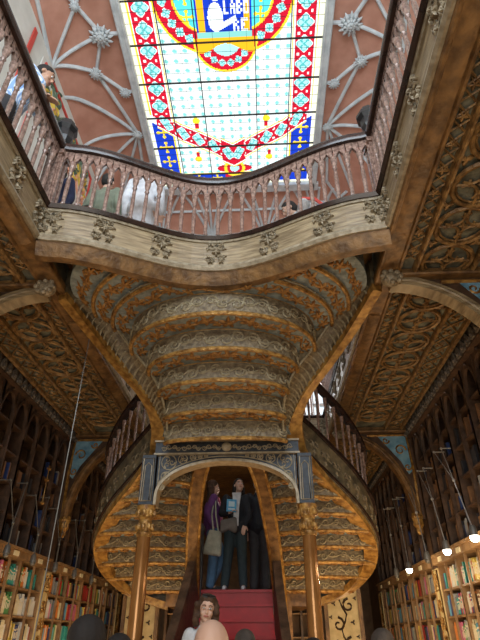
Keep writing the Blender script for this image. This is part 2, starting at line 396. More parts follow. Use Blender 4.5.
def glass_colour(x, y):
    gx = x-CX; a = abs(gx)
    # repeat the design mirrored about the middle of the roof light (y = 3.76)
    my = 3.76; yy = y if y >= my else 2*my-y
    # outer pale strips
    if a > 1.60: return PW
    if yy > 7.94: return PW
    # centre medallion circles and blue panel
    px, py = gx, yy
    if y >= my:
        if a < .47 and yy < 4.72 and yy > 3.0:
            if 4.62 < yy: return (.25, .65, .60)
            if text_hit(px, yy, 'IN', .06, 3.86, .20) or text_hit(px, yy, 'LABO', .0, 4.12, .22) or text_hit(px, yy, 'RE', .15, 4.40, .22, .036): return W
            if a > .33: return BL if a > .44 else GO
            # pale seated figure, plain
            if math.hypot((px+.14)/.13, (yy-4.38)/.24) < 1 or math.hypot((px+.12)/.09, (yy-4.02)/.10) < 1 or (abs(yy-4.50+.5*px) < .05 and -.15 < px < .2): return W
            return BL
        if a < .50 and 4.72 <= yy < 4.90 - .08*math.cos(px*7): return GO
    c0 = math.hypot(gx, (yy-4.78))
    if c0 < .56 and yy > 4.72:
        if c0 > .52: return YE
        if c0 > .26:
            ang = math.atan2(yy-4.78, gx); q = quatre(((ang*.39/.155) % 1-.5)*.155, c0-.39, .075); return q or RE
        return LT
    c1 = math.hypot(a-.25, (yy-4.0)*.93)
    if c1 < .93 and a > .2 and yy > 3.3:
        if c1 > .89: return YE
        if c1 > .60:
            ang = math.atan2(yy-4.0, a-.25); q = quatre(((ang*.74/.18) % 1-.5)*.18, c1-.75, .085); return q or RE
        if c1 > .56: return YE
        f = fleur(((a-.62)), ((yy*1.0) % .3)-.15, .15)
        return f or (.10, .72, .75)
    # side bands and the swoop
    cy = swy(a)
    if a > 1.0 and yy < cy-.02 and yy < 6.35:
        b = band(a-1.37, .17, yy, .362)
        if b: return b
    if yy > 5.9:
        sl = .50
        d = (yy-cy)*.90
        hw = .155 + (0.0 if a > .25 else .08)
        if a > .10 or True:
            al = math.hypot(a, 0)*1.12
            b = band(d, hw, al+.05, .335)
            if b and (a < 1.5): return b
    # centre bottom ornament
    if a < .42 and 7.3 < yy < 7.9:
        r = math.hypot(gx, (yy-7.56))
        wv = .30+.08*math.cos(6*math.atan2(yy-7.56, gx))
        if r < wv:
            if abs(r-.20) < .03: return YE
            if r < .10: return LT
            return RE
    # hooks
    for hx, hy, sg in ((.70, 6.46, -1), (.76, 7.16, 1)):
        if abs(a-hx) < .035 and abs(yy-hy-sg*.03) < .10: return RE if abs(yy-hy) < .06 else YE
        if math.hypot(a-hx, yy-(hy+sg*.12)) < .075: return YE
    # blue corner panels
    if (a > 1.18 and yy > cy+.15):
        if a < 1.21: return YE
        return fleur(a-1.40, ((yy-6.95+.185) % .37)-.185, .18) or BL
    if yy > 7.66:
        if yy < 7.685: return YE
        return fleur(((gx+.2) % .4)-.2, yy-7.82, .16) or BL
    # field of white roundels on teal crosses
    P = .182
    u = ((gx) % P)/P-.5; v = ((yy) % P)/P-.5
    if math.hypot(u, v) < .50: return W
    return (.25, .68, .66) if math.hypot(abs(u)-.5, abs(v)-.5) < .21 else (.72, .93, .95)
nxg = int(round((X1-X0)/CELL)); nyg = int(round((Y1g-Y0g)/CELL))
me = bpy.data.meshes.new('stained_glass')
gx_ = np.linspace(X0, X1, nxg+1); gy_ = np.linspace(Y0g, Y1g, nyg+1)
co = np.zeros(((nxg+1)*(nyg+1), 3)); XX, YY = np.meshgrid(gx_, gy_); co[:, 0] = XX.ravel(); co[:, 1] = YY.ravel()
me.vertices.add(len(co)); me.vertices.foreach_set('co', co.ravel())
I, J = np.meshgrid(np.arange(nxg), np.arange(nyg)); b0 = (J*(nxg+1)+I).ravel()
lo = np.stack([b0, b0+nxg+1, b0+nxg+2, b0+1], 1).ravel()
me.loops.add(len(lo)); me.loops.foreach_set('vertex_index', lo)
me.polygons.add(nxg*nyg); me.polygons.foreach_set('loop_start', np.arange(nxg*nyg)*4); me.polygons.foreach_set('loop_total', np.full(nxg*nyg, 4))
me.update(calc_edges=True)
at_ = me.attributes.new('glass_colour', 'FLOAT_COLOR', 'FACE')
cc = np.ones((nxg*nyg, 4))
k = 0
for j in range(nyg):
    y = Y0g+(j+.5)*CELL
    for i in range(nxg):
        cc[k, :3] = glass_colour(X0+(i+.5)*CELL, y); k += 1
at_.data.foreach_set('color', cc.ravel())
gm = bpy.data.materials.new('stained_glass_backlit'); gm.use_nodes = True; nt = gm.node_tree
for n in list(nt.nodes): nt.nodes.remove(n)
na = nt.nodes.new('ShaderNodeAttribute'); na.attribute_name = 'glass_colour'
ne = nt.nodes.new('ShaderNodeEmission'); ne.inputs[1].default_value = GLASS; no = nt.nodes.new('ShaderNodeOutputMaterial')
nt.links.new(na.outputs['Color'], ne.inputs[0]); nt.links.new(ne.outputs[0], no.inputs[0])
me.materials.append(gm)
sk = empty('stained_glass_skylight', 'long backlit stained glass skylight with red band, blue corners and motto lettering', 'skylight', (0, 0, SKY-.03))
g = bpy.data.objects.new('stained_glass', me); COL.objects.link(g); g.parent = sk
mb = MB()
for x in (CX-1.13, CX-.51, CX+.51, CX+1.13): mb.box(x-.008, x+.008, Y0g, Y1g, -.035, -.005)
y = 7.69
while y > Y0g: mb.box(X0, X1, y-.010, y+.010, -.04, -.005); y -= .728
mb.build('glazing_bar', 'lead', sk)
mb = MB(); y = 7.69-.182
while y > Y0g: mb.box(X0, X1, y-.0022, y+.0022, -.012, -.005); y -= .182
x = X0
while x < X1: mb.box(x-.002, x+.002, Y0g, Y1g, -.012, -.005); x += .292
mb.build('lead_came', 'lead', sk)

# ------------------------------------------------------------------ painted decoration on the upper left wall
def wall_paint(name, parts, label, cat):
    r = empty(name, label, cat, (-UX+.005, 0, 0))
    return r
pn = empty('painted_wall_panel', 'cream wall panel painted with yellow, red and green scrollwork behind the leaning man', 'mural', (-UX, 5.5, 8.35))
def fw(u, v, d): return Vector((d+.01, u, v))
mb = MB(); mb.prism([(-1.1, -.95), (1.5, -.95), (1.5, 1.15), (1.1, 1.25), (-.8, 1.25), (-1.1, 1.15)], fw, 0, .02); mb.build('panel', 'cream', pn)
mb = MB(); P = [(-1.0, -.85), (1.4, -.85), (1.4, 1.08), (-1.0, 1.08), (-1.0, -.85)]
mb.sweep([fw(a, b, .02) for a, b in P], [(-.03, -.03), (.03, -.03), (.03, .03), (-.03, .03)], up=Vector((1, 0, 0))); mb.build('border', 'redpaint', pn)
for mname, off, seed in (('yellowpaint', 0, 1), ('greenpaint', .28, 2), ('pinkpaint', -.28, 3)):
    mb = MB(); rnd = random.Random(seed)
    mb.tube([fw(-.85+.1*k, .62+off*.8+.18*math.sin(k*.9), .02) for k in range(22)], .03, 5)
    for k in range(6):
        cu = -.75+k*.38; s = 1 if k % 2 else -1
        spiral(mb, fw, cu, .62+off*.8+s*.16, .17, 1.1, PI/2*s, s, .045, .02, 0, 12); leafshape(mb, fw, cu+.12, .66+off*.8-s*.15, .15, rnd.random()*3, 0, .03, 0, 5)
    mb.build('scroll', mname, pn)
st = MB()
st.sweep([(-UX+.01, 4.05, 6.2), (-UX+.01, 4.05, 9.6)], [(-.045, 0), (.045, 0), (.045, .02), (-.045, .02)], up=Vector((1, 0, 0)))
tag(st.build('painted_stripe', 'redpaint'), 'narrow red painted stripe up the pale upper left wall', 'stripe')
# upper storey bookcases hinted through gaps (behind the right rail)
for s, lab in ((-1, 'reddish carved wood cupboard front on the upper floor, left side'), (1, 'reddish carved wood cupboard front on the upper floor, right side seen past the stair')):
    r = empty('upper_cupboard', lab, 'cupboard', (s*(UX-.02), 7.0, 5.07))
    def fu(u, v, d): return Vector((-s*d, u, v))
    mb = MB(); mb.prism([(-1.9, 0), (1.9, 0), (1.9, 2.2), (-1.9, 2.2)], fu, 0, .25); mb.build('carcass', 'baluster', r)
    for k in range(6):
        u = -1.6+k*.64
        mb = MB(); mb.prism([(u-.24, .1), (u+.24, .1), (u+.24, 1.5), (u, 1.95), (u-.24, 1.5)], fu, .25, .275); mb.build('arched_door', ['pinkpaint', 'yellowpaint', 'redpaint'][k % 3], r)

# far upper window: seen through the stair gap
mb = MB()
for x in np.linspace(.35, 2.45, 7): mb.box(x-.03, x+.03, 9.3, 9.38, 5.1, 6.3)
for z in (5.12, 5.5, 5.95, 6.45): mb.box(.35, 2.45, 9.3, 9.38, z-.025, z+.025)
fr = struct(mb.build('window_2', 'rib')); MB().box(.35, 2.45, 9.385, 9.395, 5.1, 6.5).build('pane', 'windowglow', fr)

# ------------------------------------------------------------------ galleries
HW = 1.60; ZB = 4.70; ZT = 5.08; ZR = 5.93
BAYS = [(-1.2, 4.0), (4.2, 8.4), (8.6, 12.8), (13.0, YF)]
def fsoff(s):
    def fn(u, v, d): return Vector((s*u, v, ZB-.0-d))
    return fn
def quatrefoil_tracery(mb, fn, cu, cv, r, wd=.018, d=.02):
    mb.tube(ringpts(fn, cu, cv, r, r, d, 18), wd, 5); mb.tube(ringpts(fn, cu, cv, r*.86, r*.86, d*.7, 18), wd*.5, 4)
    for k in range(4):
        a = PI/4+k*PI/2
        mb.tube(ringpts(fn, cu+r*.62*math.cos(a)*1.0, cv+r*.62*math.sin(a), r*.40, r*.40, d*.8, 8, a+PI*.55, a+PI*1.45), wd*.6, 4)
        a = k*PI/2
        mb.tube([fn(cu+r*.95*math.cos(a), cv+r*.95*math.sin(a), d), fn(cu+r*.5*math.cos(a), cv+r*.5*math.sin(a), d*1.1)], wd*.6, 4)
        leafshape(mb, fn, cu+r*.46*math.cos(a), cv+r*.46*math.sin(a), r*.17, a, 0, d, 0, 3)
    leafshape(mb, fn, cu, cv, r*.2, 0, 0, d*1.2, 0, 4)
for s, side in ((-1, 'left'), (1, 'right')):
    g = empty('gallery', 'carved and gilded upper gallery deck running along the %s side' % side, 'gallery', (0, 0, 0))
    mb = MB(); mb.box(min(s*1.62, s*3.25), max(s*1.62, s*3.22), YN+.02, YF-.02, ZB+.0, ZT-.06); mb.build('deck', 'soffitbg', g)
    # inner beam (gold), with roll mouldings
    def bx(x0, x1, y0, y1, z0, z1): return (min(s*x0, s*x1), max(s*x0, s*x1), y0, y1, z0, z1)
    mb = MB(); mb.box(*bx(1.60, 1.80, YN, YF, ZB-.05, ZB+.05))
    mb.tube([(s*1.61, YN, ZB-.04), (s*1.61, YF, ZB-.04)], .022, 6); mb.tube([(s*1.79, YN, ZB-.05), (s*1.79, YF, ZB-.05)], .022, 6)
    mb.build('edge_beam', 'brown', g, True)
    for x in (1.95, 2.50, 2.78):
        mb = MB(); mb.box(*bx(x-.02, x+.02, YN, YF, ZB-.055, ZB+.01)); mb.tube([(s*x, YN, ZB-.06), (s*x, YF, ZB-.06)], .02, 6); mb.build('soffit_rib', 'beam', g, True)
    # far edge fascia face towards void
    fn = fsoff(s)
    for (y0, y1) in BAYS[:3]:
        mb = MB(); y = y0+.27
        while y < y1-.1:
            if y > .5 and y < 12.5: quatrefoil_tracery(mb, fn, 2.225, y, .232, .022, .03)
            y += .48
        # curved triangles between circles
        y = y0+.27
        while y < y1-.3:
            if y > .5:
                for sx in (-1, 1): leafshape(mb, fn, 2.225+sx*.2, y+.24, .07, sx*.5, 0, .02, 0, 3)
            y += .48
        mb.build('circle_tracery', 'beam', g, True)
        mb = MB(); y = y0+.12
        while y < y1-.1:
            if y > .5:
                leafshape(mb, fn, 1.875, y, .062, .3, 0, .022, 0, 5)
                mb.tube([fn(1.81, y-.1, .01), fn(1.94, y+.02, .02), fn(1.81, y+.14, .01)], .010, 4); mb.tube([fn(1.94, y-.1, .01), fn(1.81, y+.02, .02), fn(1.94, y+.14, .01)], .010, 4)
            y += .24
        mb.build('leaf_strip', 'beam', g, True)
        mb = MB(); y = y0+.15
        while y < y1-.1:
            if y > .5:
                mb.tube([fn(2.64, y-.15, .01), fn(2.755, y, .02), fn(2.64, y+.15, .01), fn(2.525, y, .02), fn(2.64, y-.15, .01)], .012, 4)
                leafshape(mb, fn, 2.64, y, .075, .7, 0, .025, 0, 4)
                leafshape(mb, fn, 2.57, y+.15, .04, .7, 0, .02, 0, 3); leafshape(mb, fn, 2.71, y+.15, .04, .7, 0, .02, 0, 3)
            y += .30
        mb.build('lozenge_strip', 'beam', g, True)
    # frieze between soffit and bookcases
    mb = MB(); mb.box(*bx(2.86, 3.21, 0, YF-.05, 4.50, ZB)); mb.build('frieze', 'darkwood', g)
    mb = MB(); y = 4.3
    while y < 13:
        mb.prism([(y-.05, 4.52), (y+.05, 4.52), (y+.06, 4.60), (y, 4.68), (y-.06, 4.60)], lambda a, b, d: Vector((s*(2.86-d), a, b)), 0, .025)
        mb.ball((s*2.84, y, 4.56), .03, 5); y += .16
    mb.build('frieze_ornament', 'frieze', g, True)

# balustrades ---------------------------------------------------------------
def baluster_mesh():
    mb = MB()
    H = ZR-.22-ZT
    prof = [(.034, 0), (.034, .03), (.022, .04), (.028, .06), (.018, .08), (.022, .25), (.021, .34), (.017, .46), (.026, .48), (.017, .50), (.030, .56), (.034, .58), (.034, H)]
    mb.lathe(prof, n=8); o = mb.build('baluster', 'baluster', smooth=True); return o
BAL = baluster_mesh(); COL.objects.unlink(BAL)
def balustrade(path, label, fascia=True, pitch=.13, lod=0, z0=0.0, group=None, medal=4, fmat='fascia', UM=-.075):
    """path: plan points at fascia front, left-to-right seen from the void; side vector points to the void side"""
    P = [Vector((p[0], p[1], 0)) for p in path]
    root = empty('gallery_balustrade', label, 'balustrade', (P[0].x, P[0].y, ZB), group)
    org = Vector((P[0].x, P[0].y, ZB))
    Q = [p-Vector((org.x, org.y, 0)) for p in P]
    def R(h): return [q+Vector((0, 0, h-ZB)) for q in Q]
    mb = MB()
    mb.sweep(R(ZR), [(-.055, -.05), (.055, -.05), (.07, -.015), (.06, .03), (.02, .05), (-.02, .05), (-.06, .03), (-.07, -.015)]); mb.build('handrail', 'rail', root, True)
    mb = MB(); mb.sweep(R(ZT), [(-.06, -.03), (.06, -.03), (.085, 0), (.06, .03), (-.06, .03), (-.085, 0)]); mb.build('base_rail', 'rail', root, True)
    if fascia:
        mb = MB(); mb.sweep(R(ZB), [(-.12, .03), (.02, .03), (.02, .36), (-.12, .36)]); mb.build('fascia_panel', fmat, root)
        mb = MB(); mb.sweep(R(ZB), [(-.12, -.03), (.035, -.03), (.055, 0), (.045, .035), (.02, .05), (-.12, .05)])
        mb.sweep(R(ZB), [(.0, .33), (.035, .33), (.045, .35), (.0, .36)]); mb.build('fascia_moulding', 'mould', root, True)
        mb = MB(); mb.sweep(R(ZB), [(-.15, UM), (-.07, UM), (-.02, UM*.55), (.01, -.03), (-.15, -.03)]); mb.build('under_moulding', 'brown', root, True)
    pts = resample(Q, pitch)
    for i, p in enumerate(pts):
        o = BAL.copy(); COL.objects.link(o); o.parent = root; o.location = p+Vector((0, 0, ZT-ZB+.02)); o.name = 'baluster'
    # pointed arcade under the rail
    mb = MB()
    for a, b in zip(pts[:-1], pts[1:]):
        t = (b-a); L = t.length; t.normalize(); sd = Vector((0, 0, 1)).cross(t)
        zt = ZR-.04-ZB; zs = ZR-.22-ZB
        for (u0, u1) in ((0, 1), (1, 0)):
            A = a if u0 == 0 else b; dr = t if u0 == 0 else -t
            arc = []
            for k in range(5):
                th = k/4*PI/2; arc.append(A+dr*(L*.5*math.sin(th)*.96+.012)+Vector((0, 0, zs+.125*(math.sin(th*.8)/math.sin(PI/2*.8)))))
            top = [A+dr*(L*.5*k/4)+Vector((0, 0, zt)) for k in range(5)]
            vs = []
            for q in arc: vs.append(q+sd*.018)
            for q in top: vs.append(q+sd*.018)
            for q in arc: vs.append(q-sd*.018)
            for q in top: vs.append(q-sd*.018)
            # shift the first column down beside the baluster
            fs = []
            for k in range(4): fs += [(k, k+1, k+6, k+5), (10+k, 15+k, 16+k, 11+k), (k, 10+k, 11+k, k+1)]
            mb.add(vs, fs)
        mb.ball(a+Vector((0, 0, zs+.02)), .036, 5, 0, (1, 1, .7))
    mb.build('pointed_arcade', 'baluster', root)
    if fascia and medal:
        tot = sum((b-a).length for a, b in zip(Q[:-1], Q[1:])); ms = resample(Q, tot/(medal+1e-6)) if isinstance(medal, int) else resample(Q, medal)
        acc = 0
        for i, p in enumerate(ms):
            k = min(range(len(Q)), key=lambda j: (Q[j]-p).length); t = (Q[min(k+1, len(Q)-1)]-Q[max(k-1, 0)]).normalized(); sd = Vector((0, 0, 1)).cross(t)
            p = p.copy()
            if i == 0: p = p+t*.09
            if i == len(ms)-1: p = p-t*.09
            def fm(u, v, d): return p+t*u+Vector((0, 0, .195+v))+sd*(.02+d)
            mb = MB()
            for a in (-1, 1):
                for b in (-1, 1):
                    spiral(mb, fm, a*.048, b*.075, .050, 1.1, PI/4, a*b, .016, .012, 0, 8); leafshape(mb, fm, a*.055, b*.11, .038, a*b*.8, 0, .03, 0, 4); leafshape(mb, fm, a*.085, b*.05, .03, a*b*.8, 0, .025, 0, 3)
            leafshape(mb, fm, 0, 0, .05, 0, 0, .035, 0, 4)
            mb.build('carved_rosette', 'fasciacarve', root, True)
    return root
def fas(x): return 3.42+.53*(1+math.cos(PI*min(1, abs(x)/1.58)))/2
bridge = [(-HW+ .01, 3.40)] + [(x, fas(x)) for x in np.linspace(-1.5, 1.5, 25)] + [(HW-.01, 3.40)]
bridge = bridge[::-1]     # side vector must point to the viewer
balustrade(bridge, 'curved front balustrade crossing the hall above the stair, with olive grained fascia', medal=6, UM=-.14)
balustrade([(-HW, 3.40), (-HW, -1.2)][::1], 'left side gallery balustrade running overhead beside the leaning man', medal=8)
balustrade([(HW, -1.2), (HW, 3.40)], 'right side gallery balustrade running overhead towards the bridge', medal=8)
balustrade([(-HW, 8.9), (-HW, 4.75)], 'left gallery balustrade behind the stair on the far side', medal=8)
balustrade([(HW, 4.75), (HW, 8.9)], 'right gallery balustrade behind the stair on the far side', medal=8)
balustrade([(HW, 8.9), (-HW, 8.9)], 'far cross balustrade at the end of the opening behind the stair', medal=5)
# corner newel posts with lantern finials
for s in (-1, 1):
    r = empty('newel_post', 'panelled corner post with dark lantern-like finial, %s end of the bridge' % ('left' if s < 0 else 'right'), 'post', (s*1.63, 3.44, ZT-.05))
    mb = MB(); mb.box(-.075, .075, -.075, .075, 0, .86)
    for k in (-1, 1):
        mb.box(k*.045-.012, k*.045+.012, -.09, .09, .08, .76); mb.box(-.09, .09, k*.045-.012, k*.045+.012, .08, .76)
    mb.box(-.095, .095, -.095, .095, .78, .84); mb.build('shaft', 'baluster', r)
    mb = MB(); mb.lathe([(.10, .88), (.11, .92), (.075, .95), (.055, 1.0), (.075, 1.04), (.095, 1.10), (.095, 1.20), (.13, 1.24), (.13, 1.28), (.09, 1.31), (.08, 1.37), (.02, 1.40)], n=8); mb.build('finial', 'black', r)
# bridge landing floor behind the fascia
lf = MB()
n = 24
xs = np.linspace(-1.6, 1.6, n+1)
vs = []
for z in (ZT-.12, ZT-.04):
    for x in xs: vs.append((x, fas(x)+.13, z))
    for x in xs: vs.append((x, 4.62, z))
fs = []
for i in range(n):
    a = i; b = n+1+i; o = 2*(n+1)
    fs += [(a, a+1, b+1, b), (a+o, b+o, b+1+o, a+1+o), (a, a+o, a+1+o, a+1), (b, b+1, b+1+o, b+o)]
lf.add(vs, fs); struct(lf.build('floor_bridge', 'midwood'))

# ------------------------------------------------------------------ transverse gallery arches with blue spandrels
for yA in (4.1, 8.5, 12.9):
    for s in (-1, 1):
        if s > 0: side = 'right'
        else: side = 'left'
        pos = {4.1: 'nearest, overhead', 8.5: 'middle, beside the stair', 12.9: 'farthest, behind the stair'}[yA]
        r = empty('gallery_arch', 'gilded %s wall arch with blue spandrel carrying the gallery, %s' % (side, pos), 'arch', (0, yA, 0))
        arc = [Vector((s*(1.72+1.10*math.sin(t)), 0, 3.2+1.38*math.cos(t))) for t in np.linspace(0, PI/2, 20)]
        mb = MB(); up = Vector((0, 1, 0))
        mb.sweep(arc, [(-.05, -.075), (-.07, 0), (-.05, .075), (.05, .075), (.05, -.075)] if s > 0 else [(.05, -.075), (.07, 0), (.05, .075), (-.05, .075), (-.05, -.075)], up=up)
        for yy_ in (-.075, .075): mb.tube([p+Vector((0, yy_, 0)) for p in arc], .018, 6)
        mb.build('arch_rib', 'brown' if yA > 5 else 'fascia', r, True)
        mb = MB(); mb.box(min(s*1.66, s*2.95), max(s*1.66, s*2.95), -.10, .10, 4.60, ZB-.01); mb.tube([(s*1.7, -.11, 4.62), (s*2.9, -.11, 4.62)], .02, 6); mb.build('top_beam', 'brown', r)
        # spandrel panel
        poly = [(p.x+s*.05, p.z+.03) for p in arc[4:]] + [(s*2.93, 3.2), (s*2.93, 4.60), (arc[4].x, 4.60)]
        mb = MB(); mb.prism(poly, lambda a, b, d: Vector((a, d, b)), -.03, .03); mb.build('spandrel', 'darkwood', r)
        mb = MB(); mb.prism([(s*2.36, 4.57), (s*2.84, 4.57), (s*2.86, 3.95), (s*2.80, 3.90), (s*2.70, 4.12), (s*2.55, 4.32)], lambda a, b, d: Vector((a, d, b)), -.036, .036); mb.build('sky_panel', 'bluesky', r)
        mb = MB()
        def fsp(u, v, d): return Vector((s*u, -.03-d, v))
        mb.tube([fsp(2.2, 4.56, .01), fsp(2.86, 4.56, .01), fsp(2.88, 3.9, .01), fsp(2.86, 3.3, .01)], .025, 5)
        spiral(mb, fsp, 2.72, 4.30, .10, 1.2, 0, 1, .016, .012); spiral(mb, fsp, 2.50, 4.47, .06, 1.2, 0, -1, .014, .012); spiral(mb, fsp, 2.80, 4.02, .06, 1.2, 0, -1, .014, .012)
        mb.build('spandrel_scroll', 'gold', r, True)
        mb = MB(); mb.lathe([(.02, 2.98), (.05, 3.02), (.045, 3.07), (.085, 3.12), (.075, 3.18), (.10, 3.24), (.08, 3.30)], (s*2.82, 0, 0), 8); mb.build('pendant', 'gold', r, True)
        mb = MB(); mb.ball((s*1.71, -.08, 4.58), .10, 8, 0, (1, .8, .8))
        for k in range(8): a = 2*PI*k/8; mb.ball((s*1.71+.085*math.cos(a), -.13, 4.58+.065*math.sin(a)), .03, 5)
        mb.build('boss', 'fasciacarve', r, True)

# ------------------------------------------------------------------ grand staircase
ST = empty('grand_staircase', 'forked carved wooden staircase with red lower flight and scrolled undersides', 'staircase', (0, 0, 0))
# upper flight arcs: (centre y, end x, end y), soffit level above (nearer) each
ARCS = [(5.34, .68, 5.50), (5.07, .67, 5.32), (4.73, .71, 5.10), (4.44, .82, 5.00), (4.14, 1.02, 4.94), (3.85, 1.22, 4.82), (3.55, 1.38, 4.60), (3.2, 1.52, 4.25)]
LEV = [3.49, 3.68, 3.88, 4.09, 4.32, 4.565, 4.62, 4.66]
def arc_pt(i, t):   # t in [-1,1]
    yc, xe, ye = ARCS[i]; a = t*PI/2
    x = xe*math.sin(a); y = ye+(yc-ye)*math.cos(a)
    return x, max(y, fas(x)+.10)
NA = 32
def solid_between(A, B, z0, z1):
    """A, B plan polylines of equal length"""
    mb = MB(); n = len(A)
    vs = [(p[0], p[1], z0) for p in A]+[(p[0], p[1], z0) for p in B]+[(p[0], p[1], z1) for p in A]+[(p[0], p[1], z1) for p in B]
    fs = []
    for k in range(n-1): fs += [(k, k+1, n+k+1, n+k), (2*n+k, 3*n+k, 3*n+k+1, 2*n+k+1), (k, 2*n+k, 2*n+k+1, k+1), (n+k, n+k+1, 3*n+k+1, 3*n+k)]
    fs += [(0, n, 3*n, 2*n), (n-1, 3*n-1, 4*n-1, 2*n-1)]
    return mb.add(vs, fs)
def resamp_n(P, n):
    P = [Vector((p[0], p[1], 0)) for p in P]; L = [0]
    for a, b in zip(P[:-1], P[1:]): L.append(L[-1]+(b-a).length)
    out = []
    for i in range(n):
        d = L[-1]*i/(n-1); k = min(len(P)-2, max(0, bisect.bisect_right(L, d)-1)); sg = max(1e-9, L[k+1]-L[k]); out.append(P[k].lerp(P[k+1], min(1, (d-L[k])/sg)))
    return out, L[-1]
def make_step(A, B, z, zt, dz_riser, big=True, keep=None):
    """A far/lower edge carrying the riser face, B near/upper edge; soffit at z; riser face from z-dz to z on A"""
    st = solid_between(A, B, z, zt).build('step', ['teal'], ST)
    RA, LA = resamp_n(A, 41); RB, LB = resamp_n(B, 41)
    def fs(u, v, d):
        t = min(.9999, max(0, u/LA))*40; k = int(t); p = RA[k].lerp(RA[k+1], t-k); q = RB[k].lerp(RB[k+1], t-k)
        r = p.lerp(q, v); return Vector((r.x, r.y, z-d))
    mb = MB()
    k = max(3, int(LA/.17)); 
    for i in range(k):
        u = (i+.5)*LA/k; w_ = (fs(u, 1, 0)-fs(u, 0, 0)).length
        if w_ < .06: continue
        leaf_r = min(.095, w_*.32)
        def fl(a, b, d, u=u, w_=w_): return fs(u+a, .5+b/w_, d)
        leafshape(mb, fl, 0, .02*(1 if i % 2 else -1), leaf_r, (i % 4)*.8, 0, .02, 0, 5, 1.2)
        if w_ > .2: leafshape(mb, fl, LA/k*.45, .05*(-1 if i % 2 else 1), leaf_r*.55, i*.7, 0, .016, 0, 3)
    vine = [fs(LA*j/50, .5+.18*math.sin(j*.9), .008) for j in range(51)]
    mb.tube(vine, .009, 4)
    mb.build('soffit_leaf', 'leaf', st, True)
    # gold nosing along A at z - dz (bottom) and pale edge at z
    for seg in (keep or [RA]):
        if len(seg) < 3: continue
        mb = MB(); mb.tube([Vector((p[0], p[1], z-dz_riser)) for p in seg], .024, 6); mb.build('gold_nosing', 'goldcarve', st, True)
        mb = MB(); mb.tube([Vector((p[0], p[1], z-.010)) for p in seg], .014, 6); mb.build('upper_bead', 'gold', st, True)
    return st, RA, LA
def riser_face(st, RA, LA, z0, z1, side):
    """carved strip on the vertical face; side=+1 puts the relief towards -normal"""
    mb = MB(); vs = []; n = len(RA)
    nr = []
    for i in range(n):
        t = (RA[min(i+1, n-1)]-RA[max(i-1, 0)]).normalized(); nr.append(Vector((t.y, -t.x, 0))*side)
    for i, p in enumerate(RA): vs += [p+nr[i]*.012+Vector((0, 0, z0+.015)), p+nr[i]*.012+Vector((0, 0, z1-.012)), p-nr[i]*.01+Vector((0, 0, z0+.015)), p-nr[i]*.01+Vector((0, 0, z1-.012))]
    fs = []
    for i in range(n-1):
        a = 4*i; b = 4*i+4; fs += [(a, a+1, b+1, b), (a+2, b+2, b+3, a+3), (a, b, b+2, a+2), (a+1, a+3, b+3, b+1)]
    fs += [(0, 2, 3, 1), (4*n-4, 4*n-3, 4*n-1, 4*n-2)]
    mb.add(vs, fs); rp = mb.build('riser_panel', 'riser', st)
    mb = MB()
    def fr(u, v, d):
        t = min(.9999, max(0, u/LA))*40; k = int(t); p = RA[k].lerp(RA[k+1], t-k); q = nr[k].lerp(nr[k+1], t-k); return p+q*(.012+d)+Vector((0, 0, z0+.015+v))
    scroll_strip(mb, fr, LA, z1-z0-.027, .26, .0115, .006)
    o = mb.build('riser_relief', 'riserlight', st, True); return rp
# neck platform
Oz = [(1.60, 4.2, 4.62), (1.40, 4.72, 4.45), (1.16, 5.05, 4.22), (.93, 5.30, 4.0), (.79, 5.50, 3.80), (.73, 5.70, 3.62), (.79, 5.92, 3.50), (.98, 6.10, 3.38), (1.21, 6.32, 3.22), (1.49, 6.60, 3.02), (1.75, 7.0, 2.80), (1.87, 7.35, 2.62), (1.84, 7.70, 2.42), (1.63, 7.98, 2.22), (1.35, 8.12, 2.10), (1.0, 8.20, 2.0)]
OP = smooth_path(Oz, 6)
IP = smooth_path([(.33, 6.05, 3.46), (.43, 6.35, 3.27), (.51, 6.80, 2.97), (.565, 7.20, 2.70), (.60, 7.55, 2.45), (.625, 7.85, 2.22), (.63, 8.20, 2.0)], 6)
def at_z(P, z, lo=3.505):
    Pn = [p for p in P if p.z <= lo]
    for a, b in zip(Pn[:-1], Pn[1:]):
        if a.z >= z >= b.z: return a.lerp(b, (a.z-z)/max(1e-6, a.z-b.z))
    return Pn[0] if z > Pn[0].z else Pn[-1]
NS = 9; zs0 = 3.42; zs1 = 2.06
bnd = []
for k in range(NS+1):
    z = lerp(zs0, zs1, k/NS); o = at_z(OP, z); i_ = at_z(IP, z)
    line = []
    for j in range(17):
        t = j/16; p = i_.lerp(o, t); line.append(Vector((p.x, p.y-.14*math.sin(PI*t), 0)))
    bnd.append(line)
# neck platform soffit: from C0 arc to first boundaries
A0 = [arc_pt(0, lerp(-1, 1, i/NA)) for i in range(NA+1)]
rear = [(-p.x, p.y) for p in bnd[0][::-1]] + [(p.x, p.y) for p in bnd[0]]
rr, _ = resamp_n(rear, NA+1); rearp = [(p.x, p.y) for p in rr]
nk = solid_between(rearp, A0, 3.61, 3.86).build('neck_platform', 'teal', ST)
for i in range(7):
    A = [arc_pt(i, lerp(-1, 1, k/NA)) for k in range(NA+1)]; B = [arc_pt(i+1, lerp(-1, 1, k/NA)) for k in range(NA+1)]
    zb = 3.47 if i == 0 else LEV[i]
    z = LEV[i+1]
    flag = [p[1] > fas(p[0])+.105 for p in A]
    segs = []; cur = []
    for p, f_ in zip(A, flag):
        if f_: cur.append(p)
        elif cur: segs.append(cur); cur = []
    if cur: segs.append(cur)
    st, RA, LA = make_step(A, B, z, z+.36, z-zb, keep=segs)
    for sg_ in segs:
        if len(sg_) > 3:
            R_, L_ = resamp_n(sg_, 41); riser_face(st, R_, L_, zb, z, 1)
